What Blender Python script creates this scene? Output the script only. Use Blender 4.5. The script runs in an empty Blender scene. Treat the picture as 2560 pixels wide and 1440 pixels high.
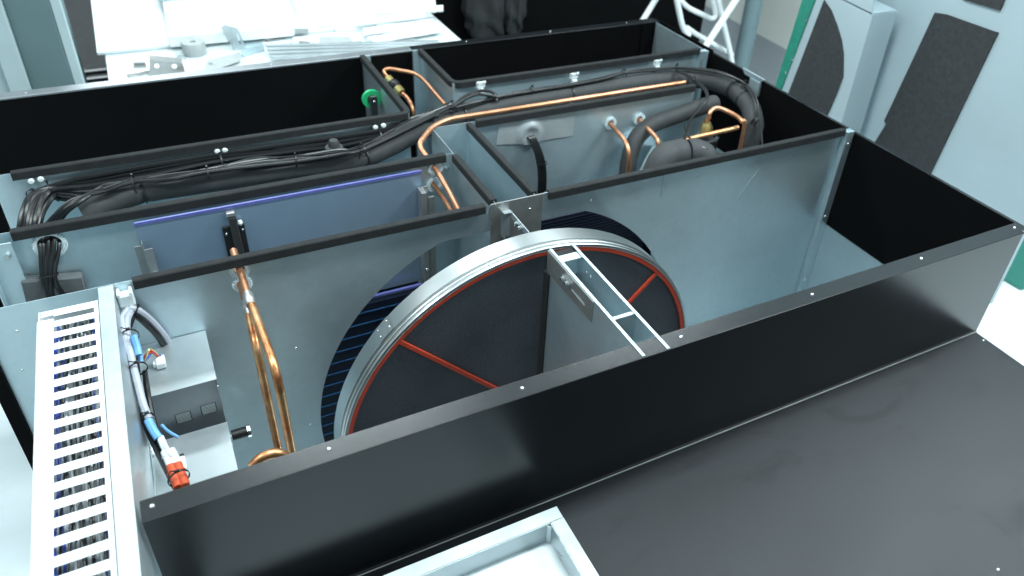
import bpy, bmesh, math, random
from mathutils import Vector, Matrix
from mathutils.geometry import tessellate_polygon
random.seed(7)
PI = math.pi
S = bpy.context.scene
COL = S.collection

# ------------------------------------------------------------------ camera
cam = bpy.data.cameras.new('camera')
cam.sensor_width = 36.0
cam.lens = 36.0 * 1933.08 / 2560
cam.shift_x = -91.53 / 2560
cam.shift_y = -97.89 / 2560
cam.clip_start = 0.02
cam.clip_end = 60
cam.dof.use_dof = True
cam.dof.focus_distance = 1.75
cam.dof.aperture_fstop = 3.2
camo = bpy.data.objects.new('camera', cam)
COL.objects.link(camo)
camo.matrix_world = Matrix((
    (0.88685403, 0.21770033, -0.40754938, 0.16756655),
    (-0.4583659, 0.52567934, -0.71663236, -0.94919754),
    (0.05822919, 0.82235503, 0.56598724, 1.09035915),
    (0, 0, 0, 1)))
S.camera = camo

# ------------------------------------------------------------------ light
S.view_settings.view_transform = 'Standard'
S.view_settings.look = 'None'
S.view_settings.exposure = 0.0
W = bpy.data.worlds.new('World')
S.world = W
W.use_nodes = True
W.node_tree.nodes['Background'].inputs['Color'].default_value = (0.64, 0.92, 1.0, 1)
W.node_tree.nodes['Background'].inputs['Strength'].default_value = 0.43


def lamp(loc, rot, sx, sy, power, col=(0.86, 0.975, 1.0)):
    l = bpy.data.lights.new('ceiling_or_fill_lamp', 'AREA')
    l.shape = 'RECTANGLE'
    l.size = sx
    l.size_y = sy
    l.energy = power
    l.color = col
    o = bpy.data.objects.new('ceiling_or_fill_lamp', l)
    COL.objects.link(o)
    o.location = loc
    o.rotation_euler = rot


# fluorescent fittings of the workshop, in rows under its ceiling, plus two added lamps
for lx, ly, pw in ((-1.5, .20, 58), (1.0, .30, 84), (3.6, .05, 175), (-1.5, 2.7, 40), (0.9, 2.7, 38), (3.2, 2.9, 40), (.2, 5.0, 40),
                   (0.2, -2.3, 16), (3.9, -2.2, 60), (-.2, 8.4, 260)):  # middle of this line added to lighten right floor, last for flange glint
    lamp((lx, ly, 2.5), (0, 0, 0), 1.3, .35, pw)

# ------------------------------------------------------------------ materials
def nodes(name):
    m = bpy.data.materials.new(name)
    m.use_nodes = True
    nt = m.node_tree
    return m, nt, nt.nodes['Principled BSDF']


def N(nt, kind, **kw):
    n = nt.nodes.new(kind)
    for k, v in kw.items():
        if k in n.inputs:
            n.inputs[k].default_value = v
        else:
            setattr(n, k, v)
    return n


def mat(name, col, rough=.5, metal=0., var=.12, scale=14., bump=0., bscale=400., rvar=.08,
        coat=0., spec=.5, dirt=None, dscale=5., stretch=None, trans=0., dspec=0.):
    """base colour with cloudy variation, uneven gloss and a fine relief"""
    m, nt, p = nodes(name)
    tc = N(nt, 'ShaderNodeTexCoord')
    src = tc.outputs['Object']
    if stretch:
        mp = N(nt, 'ShaderNodeMapping')
        mp.inputs['Scale'].default_value = stretch
        nt.links.new(src, mp.inputs['Vector'])
        src = mp.outputs['Vector']
    n1 = N(nt, 'ShaderNodeTexNoise', Scale=scale, Detail=5.0, Roughness=.6)
    nt.links.new(src, n1.inputs['Vector'])
    r1 = N(nt, 'ShaderNodeValToRGB')
    r1.color_ramp.elements[0].position = .3
    r1.color_ramp.elements[1].position = .7
    a = [max(0, c * (1 - var)) for c in col]
    b = [min(1, c * (1 + var)) for c in col]
    r1.color_ramp.elements[0].color = (*a, 1)
    r1.color_ramp.elements[1].color = (*b, 1)
    nt.links.new(n1.outputs['Fac'], r1.inputs['Fac'])
    out = r1.outputs['Color']
    if dirt:
        n3 = N(nt, 'ShaderNodeTexNoise', Scale=dscale, Detail=6.0, Roughness=.65, Distortion=.8)
        nt.links.new(src, n3.inputs['Vector'])
        r3 = N(nt, 'ShaderNodeValToRGB')
        r3.color_ramp.elements[0].position = .56
        r3.color_ramp.elements[1].position = .80
        nt.links.new(n3.outputs['Fac'], r3.inputs['Fac'])
        mx = N(nt, 'ShaderNodeMixRGB')
        nt.links.new(r3.outputs['Color'], mx.inputs['Fac'])
        nt.links.new(out, mx.inputs['Color1'])
        mx.inputs['Color2'].default_value = (*dirt, 1)
        out = mx.outputs['Color']
        if dspec:
            ms = N(nt, 'ShaderNodeMapRange')
            ms.inputs['To Min'].default_value = spec
            ms.inputs['To Max'].default_value = spec * dspec
            nt.links.new(r3.outputs['Color'], ms.inputs['Value'])
            nt.links.new(ms.outputs['Result'], p.inputs['Specular IOR Level'])
    nt.links.new(out, p.inputs['Base Color'])
    p.inputs['Metallic'].default_value = metal
    p.inputs['Specular IOR Level'].default_value = spec
    mr = N(nt, 'ShaderNodeMapRange')
    mr.inputs['To Min'].default_value = max(.02, rough - rvar)
    mr.inputs['To Max'].default_value = min(1, rough + rvar)
    n2 = N(nt, 'ShaderNodeTexNoise', Scale=scale * .6, Detail=6.0, Roughness=.7)
    nt.links.new(src, n2.inputs['Vector'])
    nt.links.new(n2.outputs['Fac'], mr.inputs['Value'])
    nt.links.new(mr.outputs['Result'], p.inputs['Roughness'])
    if bump:
        nb = N(nt, 'ShaderNodeTexNoise', Scale=bscale, Detail=2.0)
        nt.links.new(src, nb.inputs['Vector'])
        bp = N(nt, 'ShaderNodeBump', Strength=bump, Distance=.001)
        nt.links.new(nb.outputs['Fac'], bp.inputs['Height'])
        nt.links.new(bp.outputs['Normal'], p.inputs['Normal'])
    if coat:
        p.inputs['Coat Weight'].default_value = coat
    if trans:
        p.inputs['Transmission Weight'].default_value = trans
    return m


def galv(name, col, rough, wavy=.25):
    """zinc-coated sheet: faint spangle, soft gloss, slightly wavy sheet"""
    m, nt, p = nodes(name)
    tc = N(nt, 'ShaderNodeTexCoord')
    v = N(nt, 'ShaderNodeTexVoronoi', Scale=55.0)
    nt.links.new(tc.outputs['Object'], v.inputs['Vector'])
    sep = N(nt, 'ShaderNodeSeparateColor')
    nt.links.new(v.outputs['Color'], sep.inputs['Color'])
    n = N(nt, 'ShaderNodeTexNoise', Scale=2.6, Detail=6.0, Roughness=.55)
    nt.links.new(tc.outputs['Object'], n.inputs['Vector'])
    add = N(nt, 'ShaderNodeMath', operation='MULTIPLY_ADD')
    nt.links.new(sep.outputs['Red'], add.inputs[0])
    add.inputs[1].default_value = .10
    nt.links.new(n.outputs['Fac'], add.inputs[2])
    r = N(nt, 'ShaderNodeValToRGB')
    r.color_ramp.elements[0].position = .35
    r.color_ramp.elements[1].position = .85
    r.color_ramp.elements[0].color = (*[c * .88 for c in col], 1)
    r.color_ramp.elements[1].color = (*[min(1, c * 1.08) for c in col], 1)
    nt.links.new(add.outputs[0], r.inputs['Fac'])
    nt.links.new(r.outputs['Color'], p.inputs['Base Color'])
    p.inputs['Metallic'].default_value = .80
    mr = N(nt, 'ShaderNodeMapRange')
    mr.inputs['To Min'].default_value = rough - .13
    mr.inputs['To Max'].default_value = rough + .17
    nt.links.new(add.outputs[0], mr.inputs['Value'])
    nt.links.new(mr.outputs['Result'], p.inputs['Roughness'])
    nb = N(nt, 'ShaderNodeTexNoise', Scale=1.6, Detail=2.5)
    nt.links.new(tc.outputs['Object'], nb.inputs['Vector'])
    bp = N(nt, 'ShaderNodeBump', Strength=wavy, Distance=.02)
    nt.links.new(nb.outputs['Fac'], bp.inputs['Height'])
    nt.links.new(bp.outputs['Normal'], p.inputs['Normal'])
    return m


def copper_mat(name, tint):
    m, nt, p = nodes(name)
    tc = N(nt, 'ShaderNodeTexCoord')
    n = N(nt, 'ShaderNodeTexNoise', Scale=9.0, Detail=7.0, Roughness=.72)
    nt.links.new(tc.outputs['Object'], n.inputs['Vector'])
    r = N(nt, 'ShaderNodeValToRGB')
    e = r.color_ramp.elements
    e[0].position, e[0].color = .3, (*tint[0], 1)
    e[1].position, e[1].color = .72, (*tint[-1], 1)
    for i, c in enumerate(tint[1:-1]):
        x = e.new(.3 + .42 * (i + 1) / (len(tint) - 1))
        x.color = (*c, 1)
    nt.links.new(n.outputs['Fac'], r.inputs['Fac'])
    nt.links.new(r.outputs['Color'], p.inputs['Base Color'])
    p.inputs['Metallic'].default_value = .9
    mr = N(nt, 'ShaderNodeMapRange')
    mr.inputs['To Min'].default_value = .24
    mr.inputs['To Max'].default_value = .52
    nt.links.new(n.outputs['Fac'], mr.inputs['Value'])
    nt.links.new(mr.outputs['Result'], p.inputs['Roughness'])
    return m


M = {}
M['galv'] = galv('galvanised_sheet', (.62, .75, .80), .34, .55)
M['galv_bright'] = galv('bright_galvanised_sheet', (.62, .69, .71), .34, .2)
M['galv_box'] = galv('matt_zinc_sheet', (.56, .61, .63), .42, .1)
M['flange_zinc'] = galv('grey_zinc_flange', (.34, .36, .38), .42, .1)
M['box_shaded'] = galv('shaded_zinc_sheet', (.30, .32, .34), .36, .1)  # same zinc as the box lids, shade of the fronts put into the colour
M['steel_plate'] = mat('brushed_steel', (.46, .46, .45), .40, .85, .1, 30)
M['rim'] = mat('polished_steel_band', (.66, .68, .68), .30, 1.0, .06, 5, rvar=.08)
M['screw'] = mat('zinc_screw', (.75, .78, .78), .25, 1.0, .1, 60)
M['black'] = mat('black_painted_sheet', (.0055, .0066, .0080), .25, 0, .15, 5, .12, 900, .06, spec=.72)
M['deck'] = mat('black_powder_coat', (.0060, .0084, .0112), .40, 0, .15, 3.2, .35, 1100, .08, spec=.36,
                dirt=(.005, .0055, .006), dscale=3.0, dspec=.5, stretch=(1.0, 2.0, 1.0))
M['lining'] = mat('black_lining', (.0022, .0022, .0026), .7, 0, .2, 8, spec=.08)
M['foam'] = mat('black_foam_strip', (.020, .0215, .0225), .85, 0, .2, 40, .5, 700, spec=.25)
M['rubber'] = mat('elastomer_insulation', (.040, .042, .044), .62, 0, .12, 25, .5, 520, spec=.35)
M['greyfoam'] = mat('grey_foam', (.10, .11, .115), .9, 0, .15, 60, .6, 500)
M['copper'] = copper_mat('copper', [(.30, .12, .06), (.56, .26, .14), (.66, .33, .20), (.70, .40, .28)])
M['copper_heat'] = copper_mat('heat_tinted_copper', [(.30, .07, .03), (.55, .25, .11), (.72, .42, .22), (.52, .33, .13)])
M['solder'] = mat('brazed_joint', (.52, .50, .49), .38, .9, .3, 60)
M['brass'] = mat('brass', (.62, .52, .22), .3, .9, .12, 30)
M['cable'] = mat('black_cable_sheath', (.009, .0095, .0105), .30, 0, .15, 30, spec=.5)
M['cable_grey'] = mat('grey_cable_sheath', (.42, .44, .50), .42, 0, .08, 30)
M['blue'] = mat('blue_sleeve', (.16, .40, .72), .4, 0, .1, 40)
M['wire_blue'] = mat('blue_wire', (.02, .07, .48), .35, 0, .1, 40)
M['wire_red'] = mat('red_wire', (.45, .03, .03), .35, 0, .1, 40)
M['white_wire'] = mat('white_wire', (.62, .65, .66), .4, 0, .1, 40)
M['white'] = mat('white_plastic', (.80, .84, .85), .38, 0, .04, 20)
M['clip'] = mat('pale_nylon', (.70, .76, .76), .45, 0, .06, 40)
M['grommet'] = mat('clear_nylon_edging', (.62, .70, .72), .45, 0, .08, 40)
M['orange'] = mat('orange_connector', (.62, .085, .025), .4, 0, .12, 40)
M['seal'] = mat('orange_red_seal', (.50, .045, .014), .5, 0, .14, 40, .3, 600)
M['green'] = mat('green_plastic', (.02, .42, .16), .4, 0, .08, 40)
M['blackplastic'] = mat('black_plastic', (.012, .012, .013), .38, 0, .1, 50)
M['film'] = mat('blue_filmed_sheet', (.24, .325, .425), .34, .5, .10, 3, rvar=.06)
M['filmedge'] = mat('violet_film_edge', (.12, .13, .38), .35, .1, .1, 30)
M['fin'] = mat('coated_coil_fins', (.006, .010, .024), .42, .2, .3, 60, rvar=.1)
M['finline'] = mat('blue_coil_edge', (.02, .085, .20), .4, .4, .2, 60)
M['whiteboard'] = mat('white_laminate', (.70, .76, .78), .45, 0, .02, 6)
M['whitebox'] = mat('white_painted_sheet', (.85, .88, .88), .45, 0, .02, 6)
M['tapegrey'] = mat('grey_tape_roll', (.40, .43, .43), .6, 0, .08, 40)
M['tape'] = mat('aluminium_tape', (.56, .60, .61), .36, .6, .08, 12, .5, 45)
M['cabinet'] = mat('grey_green_paint', (.12, .185, .195), .5, 0, .05, 6)
M['cabinet_edge'] = mat('pale_grey_paint', (.42, .52, .54), .5, 0, .05, 6)
M['floor'] = mat('pale_epoxy_floor', (.72, .78, .80), .35, 0, .05, 2.5, rvar=.1, dirt=(.60, .64, .65), dscale=1.7)
M['darkmat'] = mat('black_rubber_matting', (.012, .013, .014), .8, 0, .3, 20)
M['post'] = mat('grey_blue_post_paint', (.15, .22, .24), .5, 0, .06, 10)
M['beige'] = mat('pale_beige_board', (.50, .52, .49), .6, 0, .04, 5)
M['greyboard'] = mat('grey_board', (.24, .26, .28), .6, 0, .05, 5)
M['palegreen'] = mat('pale_green_strip', (.035, .28, .20), .5, 0, .12, 40)
M['bluepanel'] = mat('pale_blue_sheet', (.50, .60, .64), .45, .1, .04, 3)
M['darkpad'] = mat('charcoal_felt', (.055, .058, .060), .95, 0, .15, 60, .5, 350, spec=.2)
M['whitetube'] = mat('white_enamel_tube', (.78, .82, .83), .35, 0, .03, 20)
M['teal'] = mat('teal_plastic_bin', (.03, .25, .19), .45, 0, .06, 10)
M['sack'] = mat('black_sacking', (.020, .022, .023), .55, 0, .25, 12, .4, 60)


def wheel_mat():
    m, nt, p = nodes('honeycomb_matrix')
    tc = N(nt, 'ShaderNodeTexCoord')
    w = N(nt, 'ShaderNodeTexVoronoi', Scale=330.0)
    nt.links.new(tc.outputs['Object'], w.inputs['Vector'])
    n = N(nt, 'ShaderNodeTexNoise', Scale=7.0, Detail=4.0)
    nt.links.new(tc.outputs['Object'], n.inputs['Vector'])
    mul = N(nt, 'ShaderNodeMath', operation='MULTIPLY')
    nt.links.new(w.outputs['Distance'], mul.inputs[0])
    nt.links.new(n.outputs['Fac'], mul.inputs[1])
    r = N(nt, 'ShaderNodeValToRGB')
    r.color_ramp.elements[0].color = (.040, .046, .056, 1)
    r.color_ramp.elements[1].color = (.082, .092, .108, 1)
    r.color_ramp.elements[1].position = .55
    nt.links.new(mul.outputs[0], r.inputs['Fac'])
    nt.links.new(r.outputs['Color'], p.inputs['Base Color'])
    p.inputs['Roughness'].default_value = .6
    p.inputs['Metallic'].default_value = .25
    b = N(nt, 'ShaderNodeBump', Strength=.18, Distance=.002)
    nt.links.new(w.outputs['Distance'], b.inputs['Height'])
    nt.links.new(b.outputs['Normal'], p.inputs['Normal'])
    return m


M['core'] = wheel_mat()


# ------------------------------------------------------------------ mesh helpers
class MB:
    """collects shapes in world coordinates; build() links them as one object"""

    def __init__(s):
        s.bm = bmesh.new()

    def box(s, a, b, bev=0, seg=1):
        lo = [min(a[i], b[i]) for i in range(3)]
        hi = [max(a[i], b[i]) for i in range(3)]
        v = [s.bm.verts.new((x, y, z)) for x in (lo[0], hi[0]) for y in (lo[1], hi[1]) for z in (lo[2], hi[2])]
        fs = [(0, 1, 3, 2), (4, 6, 7, 5), (0, 4, 5, 1), (2, 3, 7, 6), (0, 2, 6, 4), (1, 5, 7, 3)]
        f = [s.bm.faces.new([v[i] for i in q]) for q in fs]
        if bev:
            es = list({e for q in f for e in q.edges})
            bmesh.ops.bevel(s.bm, geom=es, offset=bev, segments=seg, affect='EDGES', profile=.6)
        return s

    def hexa(s, pts, bev=0):
        """8 corners: bottom ring of four, then top ring of four"""
        v = [s.bm.verts.new(p) for p in pts]
        fs = [(3, 2, 1, 0), (4, 5, 6, 7), (0, 1, 5, 4), (1, 2, 6, 5), (2, 3, 7, 6), (3, 0, 4, 7)]
        f = [s.bm.faces.new([v[i] for i in q]) for q in fs]
        if bev:
            es = list({e for q in f for e in q.edges})
            bmesh.ops.bevel(s.bm, geom=es, offset=bev, segments=1, affect='EDGES')
        return s

    def plate(s, outline, axis, pos, thick, holes=()):
        """flat sheet from a 2-D outline with real openings; axis = normal"""
        def to3(p, d):
            if axis == 'y':
                return (p[0], pos + d, p[1])
            if axis == 'x':
                return (pos + d, p[0], p[1])
            return (p[0], p[1], pos + d)
        loops = [list(outline)] + [list(h) for h in holes]
        tris = tessellate_polygon([[Vector((p[0], p[1], 0)) for p in l] for l in loops])
        flat = [p for l in loops for p in l]
        A = [s.bm.verts.new(to3(p, 0)) for p in flat]
        B = [s.bm.verts.new(to3(p, thick)) for p in flat]
        for t in tris:
            for L, order in ((A, t), (B, t[::-1])):
                try:
                    s.bm.faces.new([L[i] for i in order])
                except ValueError:
                    pass
        k = 0
        for l in loops:
            n = len(l)
            for i in range(n):
                a, b = k + i, k + (i + 1) % n
                try:
                    s.bm.faces.new((A[a], A[b], B[b], B[a]))
                except ValueError:
                    pass
            k += n
        return s

    def tube(s, pts, r, n=10, spline=True, step=6, cap=True, closed=False):
        P = [Vector(p) for p in pts]
        if spline and len(P) > 2:
            Q = []
            for i in range(len(P) - 1):
                p0 = P[i - 1] if i else P[0] * 2 - P[1]
                p1, p2 = P[i], P[i + 1]
                p3 = P[i + 2] if i + 2 < len(P) else P[-1] * 2 - P[-2]
                for k in range(step):
                    t = k / step
                    Q.append(.5 * ((2 * p1) + (p2 - p0) * t + (2 * p0 - 5 * p1 + 4 * p2 - p3) * t * t
                                   + (3 * p1 - p0 - 3 * p2 + p3) * t ** 3))
            Q.append(P[-1])
            P = Q
        m = len(P)
        u = None
        rings = []
        for i in range(m):
            if closed:
                d = P[(i + 1) % m] - P[i - 1]
            else:
                d = P[min(i + 1, m - 1)] - P[max(i - 1, 0)]
            d.normalize()
            if u is None:
                u = d.orthogonal().normalized()
            u = (u - d * u.dot(d)).normalized()
            w = d.cross(u)
            rr = r(i / (m - 1)) if callable(r) else r
            rings.append([s.bm.verts.new(P[i] + (u * math.cos(2 * PI * k / n) + w * math.sin(2 * PI * k / n)) * rr)
                          for k in range(n)])
        for i in range(m if closed else m - 1):
            a, b = rings[i], rings[(i + 1) % m]
            for k in range(n):
                s.bm.faces.new((a[k], a[(k + 1) % n], b[(k + 1) % n], b[k]))
        if cap and not closed:
            s.bm.faces.new(rings[0][::-1])
            s.bm.faces.new(rings[-1])
        return s

    def cyl(s, p0, p1, r, n=14, r2=None):
        if r2 is None:
            r2 = r
        return s.tube([p0, p1], lambda t: r + (r2 - r) * t, n, False)

    def lathe(s, prof, c, axis='y', n=96, a0=0, a1=2 * PI):
        """prof: (radius, along axis) pairs; last joins first if closed profile is wanted by the caller"""
        full = abs(a1 - a0 - 2 * PI) < 1e-6
        cols = []
        m = n if full else n + 1
        for i in range(m):
            a = a0 + (a1 - a0) * i / n
            ca, sa = math.cos(a), math.sin(a)
            col = []
            for r, h in prof:
                if axis == 'y':
                    p = (c[0] + r * ca, c[1] + h, c[2] + r * sa)
                elif axis == 'z':
                    p = (c[0] + r * ca, c[1] + r * sa, c[2] + h)
                else:
                    p = (c[0] + h, c[1] + r * ca, c[2] + r * sa)
                col.append(s.bm.verts.new(p))
            cols.append(col)
        for i in range(n):
            a, b = cols[i], cols[(i + 1) % m]
            for k in range(len(prof) - 1):
                s.bm.faces.new((a[k], a[k + 1], b[k + 1], b[k]))
        return s

    def strip(s, path, w, z0, z1, bev=.0025):
        """foam strip of width w laid along a path in plan"""
        P = [Vector((p[0], p[1])) for p in path]
        L, R = [], []
        for i in range(len(P)):
            d = (P[min(i + 1, len(P) - 1)] - P[max(i - 1, 0)]).normalized()
            nrm = Vector((-d.y, d.x)) * (w / 2)
            L.append(P[i] + nrm)
            R.append(P[i] - nrm)
        prof = []
        for i in range(len(P)):
            l, r = L[i], R[i]
            c = bev
            t = (r - l).normalized() * c
            prof.append([s.bm.verts.new(q) for q in (
                (l.x, l.y, z0), (l.x, l.y, z1 - c), (l.x + t.x, l.y + t.y, z1), (r.x - t.x, r.y - t.y, z1),
                (r.x, r.y, z1 - c), (r.x, r.y, z0))])
        for i in range(len(P) - 1):
            a, b = prof[i], prof[i + 1]
            for k in range(6):
                s.bm.faces.new((a[k], a[(k + 1) % 6], b[(k + 1) % 6], b[k]))
        s.bm.faces.new(prof[0][::-1])
        s.bm.faces.new(prof[-1])
        return s

    def mesh(s, name, m, org=(0, 0, 0), sharp=35):
        bmesh.ops.recalc_face_normals(s.bm, faces=s.bm.faces)
        bmesh.ops.translate(s.bm, verts=s.bm.verts, vec=-Vector(org))
        me = bpy.data.meshes.new(name)
        s.bm.to_mesh(me)
        s.bm.free()
        me.materials.append(m)
        me.shade_smooth()
        me.set_sharp_from_angle(angle=math.radians(sharp))
        return me

    def build(s, name, m, parent=None, sharp=35, org=None):
        ro = root_org(parent) if parent else (org or (0, 0, 0))
        o = bpy.data.objects.new(name, s.mesh(name, m, ro, sharp))
        COL.objects.link(o)
        if parent:
            o.parent = parent
        else:
            o.location = ro
        return o


def root_org(o):
    while o.parent:
        o = o.parent
    return Vector(o.location)


def tag(o, label=None, cat=None, group=None, kind=None):
    if label:
        o['label'] = label
    if cat:
        o['category'] = cat
    if group:
        o['group'] = group
    if kind:
        o['kind'] = kind
    return o


def thing(name, label, cat, loc, group=None):
    o = bpy.data.objects.new(name, None)
    o.empty_display_size = .05
    COL.objects.link(o)
    o.location = loc
    return tag(o, label, cat, group)


def solo(name, mb, m, label, cat, org, group=None, sharp=35):
    o = mb.build(name, m, None, sharp, org)
    return tag(o, label, cat, group)


def inst(name, me, parent, p, rot=None):
    """a repeated small piece that shares its mesh"""
    o = bpy.data.objects.new(name, me)
    COL.objects.link(o)
    o.parent = parent
    o.location = Vector(p) - root_org(parent)
    if rot:
        o.rotation_euler = rot
    return o


# shared screw heads: dome facing +z
def screw_mesh(r, h):
    b = MB()
    b.lathe([(0.0001, h), (r * .35, h * .98), (r * .75, h * .72), (r, h * .2), (r, -.001), (0.0001, -.001)], (0, 0, 0), 'z', 10)
    return b.mesh('screw', M['screw'])


SCREW = screw_mesh(.0045, .003)
SCREW_S = screw_mesh(.0030, .002)
b = MB()
b.cyl((0, 0, 0), (0, 0, .006), .008, 6)
b.cyl((0, 0, .006), (0, 0, .011), .0045, 10)
BOLT = b.mesh('bolt', M['screw'])
RX = (PI / 2, 0, 0)     # +z -> -y
RXN = (0, -PI / 2, 0)   # +z -> -x
RXP = (0, PI / 2, 0)


def circle(cx, cz, r, n=40, a0=0, a1=2 * PI):
    k = n if abs(a1 - a0 - 2 * PI) < 1e-6 else n + 1
    return [(cx + r * math.cos(a0 + (a1 - a0) * i / n), cz + r * math.sin(a0 + (a1 - a0) * i / n)) for i in range(k)]


def grommet(parent, x, y, z, r, teeth=26):
    """toothed nylon edging round a hole in a wall that faces -y"""
    b = MB()
    b.lathe([(r, .006), (r, -.007), (r - .005, -.007), (r - .005, .006), (r, .006)], (x, y, z), 'y', 32)
    for k in range(teeth):
        a = 2 * PI * k / teeth
        c, s = math.cos(a), math.sin(a)
        t = PI * .5 / teeth
        q = []
        for yy in (-.0075, -.0015):
            for rr, aa in ((r - .0005, a - t), (r + .0045, a - t), (r + .0045, a + t), (r - .0005, a + t)):
                q.append((x + rr * math.cos(aa), y + yy, z + rr * math.sin(aa)))
        b.hexa(q)
    return b.build('grommet', M['grommet'], parent)


def zip_tie(parent, p, d, r, tail=True, m='blackplastic'):
    """cable tie: closed band round direction d with its lock and cut tail"""
    d = Vector(d).normalized()
    u = d.cross(Vector((0, 0, 1)))
    if u.length < .1:
        u = d.cross(Vector((0, 1, 0)))
    u.normalize()
    w = u.cross(d).normalized()
    p = Vector(p)
    b = MB()
    n = 16
    rings = []
    for k in range(n):
        a = 2 * PI * k / n
        e = u * math.cos(a) + w * math.sin(a)
        rings.append([b.bm.verts.new(p + e * rr + d * t) for rr, t in ((r, -.002), (r + .0015, -.002), (r + .0015, .002), (r, .002))])
    for k in range(n):
        A, B = rings[k], rings[(k + 1) % n]
        for j in range(4):
            b.bm.faces.new((A[j], A[(j + 1) % 4], B[(j + 1) % 4], B[j]))
    if tail:
        c = p + w * (r + .003)
        b.tube([c - u * .004, c + u * .004], .0032, 4, False)
        b.tube([c, c + u * .012 + w * .008], .0012, 4, False)
    return b.build('zip_tie', M[m], parent)


def wob(pts, a, dz=0, dx=0, dy=0):
    return [(p[0] + dx + random.uniform(-a, a), p[1] + dy + random.uniform(-a, a), p[2] + dz + random.uniform(-a, a)) for p in pts]


FZ = -1.30          # workshop floor
BOT = -1.20         # bottom of the unit

# ================================================================== setting
b = MB()
b.box((-6, -4, FZ - .05), (9, 9, FZ))
tag(b.build('floor', M['floor']), kind='structure')
b = MB()
b.box((-.55, 2.35, FZ + .002), (4.05, 8.5, FZ + .008))
tag(b.build('floor_matting', M['darkmat']), kind='structure')

# ================================================================== the unit
U = thing('air_handling_unit', 'large black and galvanised air handling unit casing standing open without its lid',
          'ventilation unit', (1.1, .9, FZ))
XR = 2.245

# front panel -------------------------------------------------------
b = MB()
b.box((0, 0, -.3585), (2.206, .003, -.0075))
b.box((0, -.0022, -.0075), (2.206, .0445, 0), .0012)
b.box((0, .0405, -.03), (2.206, .0435, -.0078))
fp = b.build('front_panel', M['black'], U)
for p in ((0.0174,0.0252,0.0000), (0.3035,0.0257,0.0000), (0.6821,0.0221,0.0000), (1.0646,0.0218,0.0000), (1.4454,0.0218,0.0000), (1.8231,0.0241,0.0000), (2.2005,0.0267,0.0000)):
    inst('screw', SCREW, fp, p)
# hinge fold between front panel and deck
b = MB()
b.box((0, -.004, -.3595), (2.206, -.0005, -.3555), .001)
b.build('edge_trim', M['steel_plate'], fp)

# deck in front of the unit
b = MB()
b.box((0.0, -1.05, -.372), (2.206, .003, -.360), .001)
dk = b.build('deck_panel', M['deck'], U)
for p in ((2.1919,-0.0367,-0.3600), (1.5505,-0.5636,-0.3600)):
    inst('screw', SCREW, dk, p)
b = MB()
b.box((0.0, -1.05, BOT), (2.206, -1.03, -.373))
b.box((2.186, -1.03, BOT), (2.206, .003, -.373))
b.box((0.0, -1.03, BOT), (.02, .003, -.373))
b.build('base_casing', M['black'], U)

# right side --------------------------------------------------------
b = MB()
b.box((XR, .030, -.381), (XR + .003, 1.452, -.012))
b.box((XR, 1.452, -.381), (XR + .003, 1.842, .0))
sp = b.build('side_panel', M['lining'], U)
b = MB()
b.box((XR + .004, .032, -.382), (XR + .016, 1.88, -.013))
b.build('outer_skin', M['black'], sp)
b = MB()
b.box((XR - .001, 0.030, BOT), (XR + .012, 1.84, -.3815))
b.build('lower_skin', M['galv'], sp)
b = MB()
b.box((2.2155, 1.49, -.45), (2.2185, 1.83, -.002))
g = b.build('lining_sheet', M['galv'], sp)
for p in ((2.2155, 1.80, -.035), (2.2155, 1.62, -.08), (2.2155, 1.53, -.05)):
    inst('screw', SCREW_S, g, p, RXN)
b = MB()
b.hexa([(2.238, 1.145, -.02), (2.2445, 1.145, -.02), (2.2445, 1.235, -.02), (2.238, 1.235, -.02),
        (2.238, 1.125, -.001), (2.2445, 1.125, -.001), (2.2445, 1.255, -.001), (2.238, 1.255, -.001)])
b.box((2.236, 1.14, -.075), (2.2445, 1.20, -.0205))
b.build('corner_bracket', M['galv'], sp)
# corner post where the front panel meets the side
b = MB()
b.box((2.1900, .004, -.36), (2.206, .020, -.010))
b.box((2.2065, .012, -.0095), (XR - .004, .046, -.003))
b.build('corner_post', M['black'], U)

# back --------------------------------------------------------------
b = MB()
b.box((-.6, 1.842, -.8), (XR + .016, 1.845, -.008))
bp_ = b.build('back_panel', M['lining'], U)
b = MB()
b.box((1.0855, 1.8395, -.0075), (2.232, 1.885, -.0008), .0012)
b.box((-.6, 1.882, -.8), (XR + .016, 1.8845, -.0078))
fl = b.build('flange', M['black'], bp_)
b = MB()
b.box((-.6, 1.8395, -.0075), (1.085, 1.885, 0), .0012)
fl2 = b.build('flange', M['flange_zinc'], bp_)  # left length in plain zinc, lighter than the black right length
for i in range(7):
    inst('screw', SCREW_S, fl if i > 3 else fl2, (-.2 + .38 * i, 1.862, 0))
b = MB()
b.box((2.15, 1.836, -.5), (2.2145, 1.8415, -.01))
g = b.build('lining_sheet', M['lining'], bp_)
b = MB()
b.box((-.28, 0.004, BOT - .03), (XR, 1.842, BOT))
b.build('floor_pan', M['galv'], U)

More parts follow.
